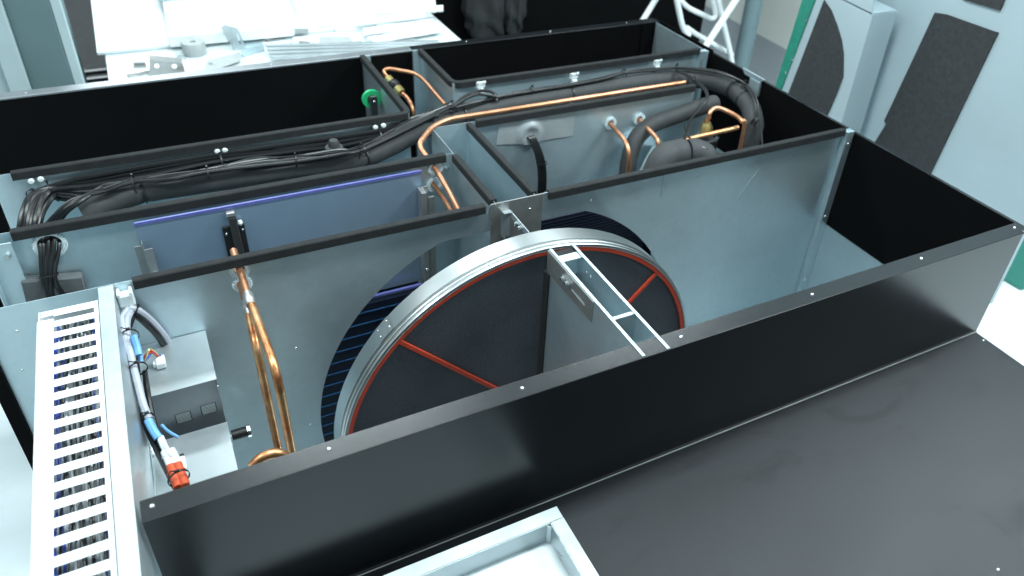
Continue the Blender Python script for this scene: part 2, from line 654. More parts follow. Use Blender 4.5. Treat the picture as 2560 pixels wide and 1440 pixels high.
# partition behind the wheel ---------------------------------------
YA = .680
top = -.086
cx, cz, cr = .980, -.642, .596
a = math.asin((top - cz) / cr)
hole = circle(cx, cz, cr, 120, PI - a, 2 * PI + a)
gr1 = (0.2540,0.6800,-0.0317)
gr2 = (0.2536,0.6800,-0.0745)
HG = .0165
b = MB()
b.plate([(-.262, BOT), (XR - .004, BOT), (XR - .004, -.001), (1.068, 0), (1.062, -.004), (.902, -.004), (.895, -.03), (.888, -.001), (-.262, 0)],
        'y', YA, .0015,
        [hole, circle(gr1[0], gr1[2], HG, 24), circle(gr2[0], gr2[2], HG, 24)])
wa = b.build('partition_wall', M['galv'], U)
grommet(wa, gr1[0], YA, gr1[2], HG + .002)
grommet(wa, gr2[0], YA, gr2[2], HG + .002)
b = MB()
b.strip([(.031, YA - .002), (.886, YA - .002)], .020, -.019, .005)
b.build('gasket', M['foam'], wa)
b = MB()
b.strip([(1.079, YA - .002), (2.206, YA - .002)], .020, -.019, .005)
b.build('gasket', M['foam'], wa)
b = MB()
b.box((-.290, YA - .012, BOT), (-.2625, YA + .004, 0.0))
b.build('end_gasket', M['lining'], wa)
# folded upright at the right end
b = MB()
b.box((2.211, YA - .018, BOT), (XR - .002, YA - .0008, -.004), .001)
b.box((2.205, YA - .006, BOT), (2.211, YA - .0008, -.004), .001)
up = b.build('upright_fold', M['galv'], wa)
for p in ((2.2239,0.6600,-0.3381), (2.2165,0.6600,-0.6219), (2.2249,0.6600,-0.0483)):
    inst('screw', SCREW, up, p, RX)
for p in ((0.3358,0.6800,-0.0201), (0.3509,0.6800,-0.3176), (0.3538,0.6800,-0.6093), (0.8682,0.6800,-0.0250), (1.1011,0.6800,-0.0227), (1.4155,0.6800,-0.0588), (1.2247,0.6800,-0.0582),
          (1.6064,0.6800,-0.0610), (1.8008,0.6800,-0.0627), (1.9895,0.6800,-0.0595), (-0.2293,0.6800,-0.1740), (-0.2091,0.6800,-0.0676), (1.3328,0.6800,-0.0248)):
    inst('screw', SCREW_S, wa, (p[0], YA, p[2]), RX)
for (pa, pb) in (((1.4732,0.6790,-0.0261), (1.4765,0.6790,-0.1054)), ((1.4866,0.6790,-0.0525), (1.4858,0.6790,-0.0733)), ((1.8625,0.6790,-0.0788), (1.7893,0.6790,-0.1840))):
    MB().tube([pa, pb], .0006, 4, False).build('scratch_mark', M['screw'], wa)
# plate at the middle with its arm to the wheel rim
b = MB()
b.box((.904, YA - .004, -.42), (1.062, YA - .001, .0015), .0006)
pl = b.build('support_plate', M['steel_plate'], wa)
for p in ((0.9449,0.6760,-0.0381), (1.0233,0.6760,-0.0395), (0.9459,0.6760,-0.1163)):
    inst('screw', SCREW_S, pl, (p[0], YA - .004, p[2]), RX)
b = MB()
b.box((.958, .535, -.0440), (.9605, YA - .0045, -.026))
b.box((.936, YA - .0075, -.11), (.9605, YA - .0045, -.026))
b.box((.936, YA - .022, -.0275), (.9605, YA - .0078, -.0255))
b.cyl((.959, .545, -.052), (.959, .545, -.030), .002, 8)
arm = b.build('rim_guide', M['galv_bright'], wa)
for q in (.618, .596):
    inst('bolt', BOLT, arm, (.958, q, -.036), RXN)

# partition in the middle -------------------------------------------
YB = .990
hB = (-0.1436,0.9900,-0.0523)
c1 = (0.8617,0.9900,-0.0364)
c2 = (0.8577,0.9900,-0.0932)
b = MB()
b.plate([(-.27, BOT), (.9175, BOT), (.9175, 0), (-.27, 0)], 'y', YB, .0015,
        [circle(hB[0], hB[2], .031, 32), circle(c1[0], c1[2], .0185, 24), circle(c2[0], c2[2], .0185, 24)])
wb = b.build('partition_wall', M['galv'], U)
grommet(wb, hB[0], YB, hB[2], .033, 34)
grommet(wb, c1[0], YB, c1[2], .020)
grommet(wb, c2[0], YB, c2[2], .020)
b = MB()
b.strip([(-.212, YB - .001), (.893, YB - .001)], .022, -.020, .005)
b.build('gasket', M['foam'], wb)
b = MB()
b.box((-.300, YB - .012, BOT), (-.2705, YB + .004, -.004))
b.build('end_gasket', M['lining'], wb)
b = MB()
b.box((-.2695, .925, -.22), (-.2665, YB - .001, -.012), .0006)
b.box((-.2660, YB - .028, -.22), (-.214, YB - .025, -.012), .0006)
ef = b.build('end_fold', M['galv'], wb)
inst('bolt', BOLT, ef, (-0.2296,0.9620,-0.0470), RX)
p = (0.8971,0.9900,-0.0461)
inst('bolt', BOLT, wb, p, RX)

# partition at the back of the pipe bay ------------------------------
YC = 1.302
b = MB()
b.plate([(-.27, BOT), (.889, BOT), (.889, 0), (-.27, 0)], 'y', YC, .0015)
wc = b.build('partition_wall', M['galv'], U)
b = MB()
b.strip([(-.222, YC), (.858, YC), (.876, YC + .002), (.886, YC + .013), (.889, YC + .03), (.889, 1.836)], .020, -.018, .005)
b.build('gasket', M['foam'], wc)
for q in ((87, 452), (100, 448), (545, 377), (563, 374), (935, 318), (957, 313)):
    pass
for p in ((-0.1815,1.2900,-0.0246), (-0.1586,1.2900,-0.0231), (0.2931,1.2900,-0.0232), (0.3144,1.2900,-0.0232), (0.7705,1.2900,-0.0258), (0.7970,1.2900,-0.0232)):
    c = MB()
    c.cyl((p[0], YC + .002, p[2]), (p[0], YC - .016, p[2]), .0065, 10)
    c.cyl((p[0], YC - .016, p[2]), (p[0], YC - .020, p[2]), .0085, 10, .005)
    c.build('cable_stud', M['clip'], wc)
b = MB()
b.box((.8875, YC + .002, BOT), (.8890, 1.841, 0))
b.box((.8895, 1.83, -.7), (.918, 1.8405, -.0008))
wq = b.build('cross_wall', M['galv'], U)

# cross walls between the wheel partition and the middle -----------------
b = MB()
b.box((.9185, YA + .002, BOT), (.9200, 1.170, 0))
p1 = b.build('cross_wall', M['galv'], U)
b = MB()
b.strip([(.919, YA + .012), (.919, .974)], .020, -.018, .005)
b.build('gasket', M['foam'], p1)
b = MB()
b.box((1.0390, YA + .002, BOT), (1.0405, 1.168, 0))
p2 = b.build('cross_wall', M['galv'], U)
b = MB()
b.strip([(1.040, YA + .010), (1.040, 1.160)], .018, -.018, .005)
b.build('gasket', M['foam'], p2)

# wall with the two pipe holes -----------------------------------------
YE = 1.170
e1 = (1.5882,1.1700,-0.0919)
e2 = (1.7116,1.1700,-0.0964)
b = MB()
b.plate([(.9185, BOT), (2.04, BOT), (2.04, -.078), (1.945, -.078), (1.945, 0), (.9185, 0)], 'y', YE, .0015,
        [circle(e1[0], e1[2], .0165, 24), circle(e2[0], e2[2], .0165, 24)])
b.box((1.945, YE - .012, -.0795), (2.04, YE - .0005, -.0765))
we = b.build('partition_wall', M['galv'], U)
grommet(we, e1[0], YE, e1[2], .0185)
grommet(we, e2[0], YE, e2[2], .0185)
b = MB()
b.strip([(1.068, YE - .001), (1.942, YE - .001)], .020, -.019, .005)
b.build('gasket', M['foam'], we)
for p in ((1.7334,1.1700,-0.0230), (1.3805,1.1700,-0.0321)):
    inst('screw', SCREW_S, we, (p[0], YE, p[2]), RX)
# foil tape over the cable opening, bulging where the cables come out
t0, t1, t2, t3 = (1.1512,1.1680,-0.0173), (1.4412,1.1680,-0.0200), (1.4369,1.1680,-0.1168), (1.1414,1.1680,-0.0991)
hc = (1.2673,1.1680,-0.0796)
b = MB()
n, m_ = 26, 12
grid = []
for j in range(m_ + 1):
    row = []
    for i in range(n + 1):
        u, v = i / n, j / m_
        x = (t0[0] * (1 - u) + t1[0] * u) * (1 - v) + (t3[0] * (1 - u) + t2[0] * u) * v
        z = (t0[2] * (1 - u) + t1[2] * u) * (1 - v) + (t3[2] * (1 - u) + t2[2] * u) * v
        d = math.hypot((x - hc[0]), (z - hc[2]) * .9)
        h = .0015 + .011 * math.exp(-((d - .030) / .012) ** 2) + .006 * math.exp(-(d / .018) ** 2) + .0008 * math.sin(40 * x + 25 * z)
        z += -.008 * max(0, 1 - abs(x - hc[0]) / .10) * v * v
        row.append(b.bm.verts.new((x, YE - .001 - h, z)))
    grid.append(row)
for j in range(m_):
    for i in range(n):
        b.bm.faces.new((grid[j][i], grid[j][i + 1], grid[j + 1][i + 1], grid[j + 1][i]))
r = bmesh.ops.extrude_face_region(b.bm, geom=b.bm.faces[:])
bmesh.ops.translate(b.bm, verts=[v for v in r['geom'] if isinstance(v, bmesh.types.BMVert)], vec=(0, .0008, 0))
b.build('foil_patch', M['tape'], we)

# box-shaped bay at the back right ---------------------------------------
YD = 1.480
b = MB()
b.plate([(1.112, BOT), (2.208, BOT), (2.208, 0), (1.112, 0)], 'y', YD, .0015)
b.box((1.112, YD + .002, BOT), (1.1135, 1.8405, 0))
b.box((1.085, 1.828, -.7), (1.1115, 1.8405, -.0008))
wd = b.build('partition_wall', M['galv'], U)
b = MB()
arc = [(1.115 + .03 - .03 * math.sin(t), YD + .03 - .03 * math.cos(t)) for t in [PI / 2 * k / 6 for k in range(6, -1, -1)]]
b.strip([(1.115, 1.834)] + arc + [(2.196, YD)], .020, -.018, .005)
b.build('gasket', M['foam'], wd)
b = MB()
b.box((2.190, YD - .022, -.4), (2.214, YD - .0008, -.0005), .001)
b.box((2.2145, YD - .03, -.4), (2.222, YD + .0, -.0005), .001)
ed = b.build('end_fold', M['galv'], wd)
for p in ((2.2, YD - .022, -.035), (2.203, YD - .022, -.012)):
    inst('screw', SCREW_S, ed, p, RX)
# inside faces of that bay are black
b = MB()
b.box((1.1145, YD + .004, -.6), (2.205, YD + .007, -.02))
b.box((1.1145, YD + .008, -.6), (1.117, 1.838, -.02))
b.build('lining_sheet', M['lining'], wd)

# channel that bridges from the front panel to the wheel --------------------
b = MB()
b.box((.952, .0475, -.62), (.9536, .428, .0018))
b.box((.9537, .002, .0002), (.9595, .428, .0018))
b.box((1.0195, .0475, -.62), (1.0211, .424, .0018))
b.box((1.0135, .0, .0002), (1.0194, .424, .0018))
b.box((.952, .001, .0002), (.9536, .0474, .0018))
b.box((1.0195, .0, .0002), (1.0211, .0474, .0018))
ch = b.build('channel', M['galv'], U)
b = MB()
b.box((.958, .395, -.07), (1.0192, .3965, -.002), .0003)
b.box((.958, .370, -.0045), (1.0192, .3948, -.002), .0003)
b.build('cross_plate', M['galv_bright'], ch)
b = MB()
b.box((.958, .130, -.09), (1.0192, .1315, -.001), .0003)
b.box((.958, .1318, -.0035), (1.0192, .140, -.001), .0003)
b.build('cross_plate', M['galv_bright'], ch)
b = MB()
b.box((.9585, .398, -.05), (1.0190, .424, -.006), .002)
b.build('foam_block', M['foam'], ch)
b = MB()
b.box((.9545, .0475, -.19), (1.019, .420, -.1885))
b.build('channel_floor', M['galv'], ch)
b = MB()
b.box((.9465, .412, -.62), (.9515, .438, -.068), .001)
b.build('brush_seal', M['foam'], ch)
# slotted hanger plate on its left flank
q = [(.430, -.003), (.203, -.002), (.203, -.060), (.316, -.062), (.428, -.066)]
sl = [(.303, -.020), (.303, -.029), (.222, -.029), (.222, -.020)]
s0, s1 = (0.9510,0.3039,-0.0321), (0.9510,0.2374,-0.0334)
sl = [(s0[1], s0[2] + .005), (s0[1], s0[2] - .004), (s1[1], s1[2] - .004), (s1[1], s1[2] + .005)]
b = MB()
b.plate(q, 'x', .9495, .002, [sl])
hp = b.build('slotted_plate', M['steel_plate'], ch)
for p in ((0.9490,0.3378,-0.0239), (0.9490,0.3175,-0.0242)):
    inst('bolt', BOLT, hp, p, RXN)
b = MB()
b.box((.9515, s1[1], s0[2] - .004), (.9519, s0[1], s0[2] + .004))
b.build('backing_strip', M['galv_bright'], hp)
for p in ((1.0195,0.3516,-0.0365), (1.0195,0.3316,-0.0364)):
    inst('screw', SCREW, ch, (1.0194, p[1], p[2]), RXN)
inst('screw', SCREW, ch, (.985, .128, -.06), RX)

# panel the wiring duct is fixed to -----------------------------------------
b = MB()
b.box((-.0090, -.60, -.358), (-.0075, YA - .002, -.0018))
b.box((-.0375, -.60, -.0017), (-.0075, YA - .002, 0), .0004)
b.build('mounting_panel', M['galv_bright'], U)

# ================================================================== the wheel
WX, WZ = .9419, -.5624
Wh = thing('heat_recovery_wheel', 'big round heat recovery wheel with steel rim, orange seal ring and dark honeycomb face',
           'heat wheel', (WX, .49, WZ))
b = MB()
b.lathe([(.0001, .4600), (.527, .4600), (.527, .528), (.0001, .528)], (WX, 0, WZ), 'y', 128)
b.build('matrix', M['core'], Wh)
b = MB()
b.lathe([(.5275, .458), (.5275, .4535), (.539, .4535), (.539, .458), (.5275, .458)], (WX, 0, WZ), 'y', 160)
b.build('seal_ring', M['seal'], Wh)
b = MB()
b.lathe([(.5395, .462), (.5395, .4525), (.5415, .4520), (.5470, .4522), (.5485, .4535), (.5485, .4575), (.5450, .4585), (.5430, .4610),
         (.5430, .4640), (.5485, .4655), (.5500, .4670), (.5500, .4705), (.5480, .4718), (.5420, .4722), (.5420, .4762), (.5490, .4768),
         (.5515, .4782), (.5515, .5300), (.5490, .5305), (.5395, .5305)], (WX, 0, WZ), 'y', 192)
rm = b.build('rim', M['rim'], Wh, 50)
# overlap joint and rivets of the band
b = MB()
aj = math.atan2((0.5341,0.4750,-0.1731)[2] - WZ, (0.5341,0.4750,-0.1731)[0] - WX)
b.lathe([(.5518, .4790), (.5530, .4795), (.5530, .5295), (.5518, .5300)], (WX, 0, WZ), 'y', 10, aj - .045, aj + .045)
b.build('band_joint', M['rim'], rm)
for da in (-.03, .03):
    for yy in (.496, .520):
        p = (WX + .553 * math.cos(aj + da), yy, WZ + .553 * math.sin(aj + da))
        inst('rivet', SCREW_S, rm, p, (0, PI / 2 - (aj + da), 0))
sa = []
for pa, pb in (((0.5670,0.4550,-0.1905), (0.8174,0.4550,-0.4450)), ((1.3239,0.4550,-0.2007), (1.2407,0.4550,-0.2841))):
    sa.append(math.atan2(pb[2] - pa[2], pb[0] - pa[0]) + PI)
angs = [sa[0], sa[1]] + [sa[0] + PI, sa[1] + PI]
for k, a in enumerate(angs):
    d = Vector((math.cos(a), 0, math.sin(a)))
    e = Vector((-math.sin(a), 0, math.cos(a))) * .0058
    o = Vector((WX, 0, WZ))
    if k < 2:   # measured bars
        pa = (Vector((0.5670,0.4550,-0.1905)), Vector((1.3239,0.4550,-0.2007)))[k]
        pa.y = 0
        outer = pa
        inner = pa - d * .46
    else:
        outer, inner = o + d * .528, o + d * .05
    q = []
    for yy in (.4535, .4598):
        for c in (inner - e, outer - e, outer + e, inner + e):
            q.append((c.x, yy, c.z))
    MB().hexa(q, .0008).build('spoke', M['seal'], Wh)
b = MB()
b.lathe([(.0001, .440), (.045, .440), (.05, .446), (.05, .4598)], (WX, 0, WZ), 'y', 32)
b.build('hub', M['galv'], Wh)

# ================================================================== coils behind the wheel
Cl = thing('cooling_coil', 'dark finned cooling coil with thin blue lines seen through the left wheel opening', 'coil', (.45, .82, BOT))
b = MB()
b.box((.06, .905, BOT + .02), (.780, .985, -.415))
b.build('fin_pack', M['fin'], Cl)
z = -.445
while z > -1.12:
    MB().box((.06, .9015, z), (.780, .9048, z + .0032)).build('coil_line', M['finline'], Cl)
    z -= .0425
b = MB()
b.box((.0605, .908, -.4000), (.779, .916, -.3920), .001)
b.build('edge_strip', M['filmedge'], Cl)
b = MB()
b.box((.785, .895, BOT), (.80, .935, -.06))
b.box((.8005, .93, BOT), (.815, .935, -.06))
fr = b.build('end_frame', M['steel_plate'], Cl)
for zz in (-.23, -.33, -.43):
    inst('screw', SCREW, fr, (.7925, .895, zz), RX)

Cv = thing('filmed_cover_sheet', 'blue filmed metal cover sheet with violet top edge standing in the left bay', 'sheet', (.43, .94, -.40))
b = MB()
b.box((.049, .938, -.40), (.800, .940, -.012))
b.build('sheet', M['film'], Cv)
b = MB()
b.box((.049, .9365, -.0115), (.800, .9425, -.007), .0012)
b.box((.049, .9362, -.016), (.800, .9374, -.0118))
b.build('film_edge', M['filmedge'], Cv)
for (x0, x1, px, py) in ((.018, .050, 345, 615), (.778, .806, 1050, 485)):
    p0 = (0.0362,0.9250,-0.0679) if x0 < .1 else (0.7894,0.9250,-0.0803)
    zt = p0[2]
    b = MB()
    b.box((p0[0], .925, zt - .33), (p0[0] + .018, .928, zt), .0004)
    b.box((p0[0] + .0182, .915, zt - .33), (p0[0] + .0205, .935, zt + .012), .0004)
    b.box((p0[0] + .0207, .912, zt - .33), (p0[0] + .040, .915, zt - .006), .0004)
    br = b.build('side_bracket', M['steel_plate'], Cv)
    inst('bolt', BOLT, br, (p0[0] + .030, .912, zt - .085), RX)
# latch
l0 = (0.2762,0.9300,-0.0788)
lx, lz = l0[0], l0[2]
b = MB()
b.box((lx - .030, .931, lz - .135), (lx + .026, .937, lz + .012), .001)
lt = b.build('latch', M['blackplastic'], Cv)
b = MB()
b.hexa([(lx - .010, .905, lz - .135), (lx + .012, .905, lz - .135), (lx + .012, .930, lz - .135), (lx - .010, .930, lz - .135),
        (lx - .010, .915, lz + .045), (lx + .009, .915, lz + .045), (lx + .009, .930, lz + .045), (lx - .010, .930, lz + .045)], .002)
b.build('lever', M['foam'], lt)
b = MB()
b.box((lx - .014, .920, lz + .046), (lx + .008, .936, lz + .060), .002)
b.build('tip', M['steel_plate'], lt)
b = MB()
b.lathe([(.0001, .008), (.005, .006), (.007, 0), (.005, -.006), (.0001, -.008)], (lx + .016, .926, lz + .022), 'z', 12)
b.build('knob', M['white'], lt)
for xx, zz in ((-.021, -.008), (.019, -.004)):
    inst('screw', SCREW, lt, (lx + xx, .931, lz + zz), RX)

Cr = thing('heating_coil', 'dark blue finned coil behind the upper right part of the wheel', 'coil', (1.4, .82, BOT))
b = MB()
b.box((1.08, .76, BOT + .02), (1.50, .90, -.15))
b.build('fin_pack', M['fin'], Cr)
for k in range(26):
    z = -.165 - .011 * k
    MB().box((1.08, .7575, z), (1.50, .7598, z + .003)).build('fin', M['fin'], Cr)
b = MB()
b.box((1.505, .75, BOT), (1.53, .90, -.145))
b.build('end_frame', M['lining'], Cr)
b = MB()
p = (1.4334,0.8000,-0.3111)
b.tube([(p[0], .8, BOT), (p[0], .8, p[2] + .04)], .012, 12, False)
b.build('header_pipe', M['copper_heat'], Cr)

# ================================================================== boxes, duct and wiring at the left
def control_box(label, x0, x1, y0, y1, zt, h, holes, group='zinc control boxes'):
    t = thing('control_box', label, 'control box', ((x0 + x1) / 2, (y0 + y1) / 2, zt - h), group)
    b = MB()
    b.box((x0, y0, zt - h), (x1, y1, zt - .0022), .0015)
    bd = b.build('body', M['box_shaded'], t)
    b = MB()
    b.box((x0 - .0015, y0 - .003, zt - .002), (x1 + .0015, y1, zt), .0006)
    b.box((x1 + .0002, y0 - .0029, zt - .022), (x1 + .0014, y1, zt - .0021))
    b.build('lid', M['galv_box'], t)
    for k in (.15, .85):
        inst('screw', SCREW_S, bd, (x1 + .0005, y0 + (y1 - y0) * k, zt - .05), RXP)
    if holes:
        for (lx0, lz0, m) in ((x0 + .045, zt - .105, 'steel_plate'), (x0 + .10, zt - .100, 'seal')):
            b = MB()
            b.box((lx0, y0 - .0005, lz0), (lx0 + .034, y0 - .0001, lz0 + .03))
            vp = b.build('vent', M['darkpad'], bd)
            for j in range(7):
                MB().box((lx0 + .002, y0 - .0012, lz0 + .002 + .004 * j), (lx0 + .032, y0 - .0006, lz0 + .0042 + .004 * j)) \
                    .build('slat', M['galv_box'], bd)
    return t


BX1 = control_box('upper zinc control box fixed to the wheel partition, next to the grey cables', .002, .149, .498, YA - .002, -.186, .16, True)
BX2 = control_box('lower zinc control box in front, beside the orange connectors', .006, .148, .320, .470, -.300, .20, False)
# black knob fitting beside the lower box
b = MB()
p = (0.1709,0.6000,-0.4810)
b.cyl((p[0] - .020, p[1], p[2]), (p[0] + .018, p[1], p[2]), .014, 16)
kt = thing('cable_gland', 'black round cable gland beside the lower zinc box', 'cable gland', p)
b.build('body', M['blackplastic'], kt)
b = MB()
b.cyl((p[0] + .018, p[1], p[2]), (p[0] + .026, p[1], p[2]), .017, 8)
b.build('nut', M['screw'], kt)
b = MB()
b.cyl((p[0] - .030, p[1], p[2]), (p[0] - .0205, p[1], p[2]), .006, 10)
b.build('stud', M['screw'], kt)
# bent bracket plate beside the panel
q = [(-0.0190,0.4148,-0.2500), (-0.0011,0.4127,-0.2500), (0.0199,0.2731,-0.2500), (-0.0196,0.2709,-0.2500)]
b = MB()
x0 = q[0][0]
b.plate([(q[0][0] + .002, q[0][1]), (q[1][0] + .014, q[1][1]), (q[2][0] + .016, q[2][1] - .05), (q[3][0], q[3][1] - .05)], 'z', -.252, .002,
        [circle(q[0][0] + .013, q[0][1] - .035, .005, 16)])
b.box((-.0070, .20, -.33), (-.0055, q[0][1], -.235))
b.box((-.0054, .20, -.2535), (q[0][0] + .001, q[0][1] - .004, -.2515)) if q[0][0] > -.004 else None
bk = solo('bent_bracket', b, M['galv_bright'], 'bright bent sheet bracket between the duct panel and the lower zinc box', 'bracket', q[0])
inst('bolt', BOLT, bk, (-0.0068,0.4008,-0.2500))

# slotted wiring duct
D = thing('wiring_duct', 'long white slotted wiring duct running along the left of the unit', 'cable duct', (-.095, .1, -.07))
DX0, DX1 = -.150, -.0395
b = MB()
b.box((DX0, -.62, -.070), (DX0 + .002, .634, -.0005), .0006)
b.box((DX0 - .0025, -.62, -.018), (DX0 - .0003, .600, -.001), .0008)
b.box((DX1 - .002, -.62, -.070), (DX1, .634, -.0005), .0006)
b.box((DX0 + .0022, -.62, -.070), (DX1 - .0022, .634, -.068))
b.box((DX0 + .0022, .622, -.0678), (DX1 - .0022, .625, -.006))
b.build('body', M['white'], D)
b = MB()
b.box((DX0, -.62, 0), (-.1215, .598, .0022), .0008)
b.box((DX0 + .008, -.62, .0023), (DX0 + .011, .598, .0040), .0005)
b.box((DX0 + .019, -.62, .0023), (DX0 + .021, .598, .0034), .0005)
b.build('cover_rail', M['white'], D)
b = MB()
b.box((-.0468, -.62, 0), (DX1 + .0005, .610, .0022), .0008)
b.build('cover_rail', M['white'], D)
# the rungs between the slots
b = MB()
pitch = .0376
w = pitch * .53
b.box((-.1214, -w / 2, 0), (-.0469, w / 2, .0020), .0007)
RUNG = b.mesh('rung', M['white'])
for k in range(-1, 31):
    yk = .5600 + pitch / 2 - pitch * k
    inst('rung', RUNG, D, (0, yk, 0))
b = MB()
b.hexa([(DX0 + .003, .612, -.05), (DX1 - .003, .612, -.05), (DX1 - .003, .621, -.05), (DX0 + .003, .621, -.05),
        (DX0 + .003, .632, -.002), (DX1 - .003, .632, -.002), (DX1 - .003, .6345, -.002), (DX0 + .003, .6345, -.002)])
b.build('end_wall', M['white'], D)

# wires inside the duct
DW = thing('duct_wires', 'bundle of black, white, blue and red wires lying inside the white slotted duct', 'wires', (-.09, 0, -.04))
cols = ['wire_blue', 'wire_blue', 'wire_blue', 'cable', 'cable', 'cable', 'white_wire', 'cable', 'cable', 'cable', 'white_wire', 'cable',
        'cable', 'cable', 'white_wire', 'cable', 'wire_blue', 'cable']
for k, cn in enumerate(cols):
    x = -.126 + .0044 * k
    pts = []
    y = .60
    ph = random.uniform(0, 6)
    while y > -.62:
        pts.append((x + .004 * math.sin(ph + y * 14) + random.uniform(-.002, .002), y,
                    -.017 - .006 * math.sin(ph * 2 + y * 9) - (k % 3) * .004))
        y -= .06
    MB().tube(pts, .0023, 6, True, 3).build('wire', M[cn], DW)

# cables at the clip
def cable(parent, pts, r, m='cable', n=8):
    return MB().tube(pts, r, n, True, 6).build('cable', M[m], parent)


K = thing('cable_harness', 'grey and black cable harness tied along the duct panel, with blue sleeves and orange connectors', 'cables', (0.0071,0.6600,-0.0460))
g1 = [(0.0153,0.6550,-0.0621), (0.0038,0.6200,-0.0606), (-0.0006,0.5825,-0.0700), (0.0000,0.5156,-0.0900), (0.0031,0.4578,-0.1100), (0.0055,0.4153,-0.1300), (0.0099,0.3913,-0.1500)]
g2 = [(0.0105,0.6600,-0.0562), (-0.0050,0.6300,-0.0597), (-0.0060,0.5866,-0.0600), (-0.0036,0.5386,-0.0850), (0.0008,0.4858,-0.1050), (0.0047,0.4362,-0.1200), (0.0053,0.4013,-0.1400)]
cable(K, g1, .0075, 'cable_grey')
cable(K, g2, .0065, 'cable_grey')
k1 = [(0.0118,0.6600,-0.0613), (-0.0090,0.5924,-0.0750), (-0.0105,0.5320,-0.1000), (-0.0093,0.4856,-0.1300), (-0.0082,0.4532,-0.1600), (0.0018,0.3890,-0.1800), (0.0135,0.3290,-0.1900), (0.0277,0.2648,-0.2000), (0.0362,0.2249,-0.2100)]
cable(K, k1, .0065)
cable(K, wob([(p[0] + .010, p[1], p[2] - .006) for p in k1], .002), .0055)
k3 = [(0.0161,0.5143,-0.1300), (0.0162,0.4548,-0.1300), (0.0157,0.4070,-0.1500), (0.0176,0.3719,-0.1700), (0.0250,0.3257,-0.1800)]
cable(K, k3, .006)
# two cables leaving to the right behind the upper box
cable(K, [(0.0127,0.6550,-0.0555), (0.0272,0.6500,-0.0622), (0.0428,0.6550,-0.0945), (0.0566,0.6600,-0.1355), (0.0657,0.6650,-0.1773), (0.0669,0.6700,-0.2264)], .0075, 'cable_grey')
cable(K, [(0.0090,0.6500,-0.0598), (0.0233,0.6450,-0.0781), (0.0369,0.6500,-0.1125), (0.0484,0.6550,-0.1483), (0.0551,0.6600,-0.1845)], .007)
# sleeves
MB().tube([(0.0120,0.5602,-0.0600), (0.0141,0.5416,-0.0800), (0.0139,0.5259,-0.0900)], .0075, 8).build('sleeve', M['blue'], K)
MB().tube([(0.0152,0.5415,-0.1000), (0.0142,0.5260,-0.1100)], .005, 8).build('sleeve', M['blue'], K)
MB().tube([(0.0080,0.3861,-0.1500), (0.0138,0.3637,-0.1600), (0.0200,0.3472,-0.1700)], .0085, 8).build('sleeve', M['blue'], K)
MB().tube([(0.0263,0.4038,-0.1900), (0.0361,0.3897,-0.2000), (0.0516,0.3793,-0.2150)], .0035, 8).build('wire', M['blue'], K)
for (pa, pb, pc) in (((0.0221,0.3451,-0.1700), (0.0257,0.3229,-0.1750), (0.0294,0.3100,-0.1800)), ((0.0254,0.3483,-0.1700), (0.0333,0.3081,-0.1750), (0.0400,0.2962,-0.1800))):
    MB().tube([pa, pb, pc], .005, 8).build('wire', M['white_wire'], K)
# white and orange plug pairs
for (a_, b_, c_, d_) in (((410, 1128), (424, 1163), (428, 1172), (444, 1216)), ((424, 1126), (442, 1158), (446, 1164), (462, 1214))):
    pass
for pts, m, r in ((((0.0270,0.3156,-0.1800), (0.0333,0.2795,-0.1900)), 'white', .0085), (((0.0381,0.3140,-0.1800), (0.0453,0.2806,-0.1900)), 'white', .0085),
                  (((0.0328,0.2819,-0.1900), (0.0394,0.2295,-0.2000)), 'orange', .0095), (((0.0446,0.2810,-0.1900), (0.0516,0.2281,-0.2000)), 'orange', .0095)):
    a_, c_ = Vector(pts[0]), Vector(pts[1])
    d = (c_ - a_).normalized()
    b = MB()
    b.tube([a_, a_ + (c_ - a_) * .5, c_], r, 8, False)
    b.tube([a_ + (c_ - a_) * .3, a_ + (c_ - a_) * .36], r * 1.18, 8, False)
    b.build('connector', M[m], K, 60)
# ties
zip_tie(K, (0.0046,0.5705,-0.0680), (g1[3][0] - g1[2][0], g1[3][1] - g1[2][1], 0), .017)
zip_tie(K, (0.0079,0.4942,-0.1000), (.1, -1, -.1), .018)
zip_tie(K, (0.0087,0.3955,-0.1500), (.2, -1, -.1), .010)
zip_tie(K, (0.0436,0.2433,-0.1900), (.25, -1, -.1), .020)
zip_tie(K, (0.0231,0.6500,-0.0621), (1, -.2, -.6), .012)
# clip that holds it
p = (0.0107,0.6680,-0.0324)
b = MB()
b.box((p[0] - .016, .655, p[2] - .020), (p[0] + .016, YA - .001, p[2] + .012), .003)
b.box((p[0] - .016, .650, p[2] + .0125), (p[0] - .009, YA - .003, p[2] + .022), .002)
b.box((p[0] + .009, .650, p[2] + .0125), (p[0] + .016, YA - .003, p[2] + .022), .002)
b.build('cable_clip', M['clip'], K)

# small plug on the upper box
PG = thing('wire_plug', 'small white plug with red and yellow wires on the upper zinc box', 'plug', (0.0449,0.5947,-0.1800))
b = MB()
pc = Vector((0.0453,0.5898,-0.1760))
b.box(pc + Vector((-.010, -.018, -.006)), pc + Vector((.010, .014, .010)), .002)
b.box(pc + Vector((-.016, -.010, -.004)), pc + Vector((-.0105, .010, .006)), .001)
b.build('plug', M['white'], PG)
for i, (m, dz) in enumerate((('wire_red', 0), ('wire_red', .003), ('brass', .006), ('wire_blue', -.003))):
    MB().tube([(0.0146,0.5728,-0.1500), (Vector((0.0200,0.5829,-0.1400)) + Vector((.003 * i, 0, dz))), (Vector((0.0341,0.5853,-0.1400)) + Vector((0, .003 * i, dz))), pc + Vector((-.004 + .003 * i, .012, .004))],
              .0021, 6).build('wire', M[m], PG)
PH = thing('wire_plug', 'small white plug tucked between the orange connectors and the lower zinc box', 'plug', (0.0522,0.2867,-0.2000))
b = MB()
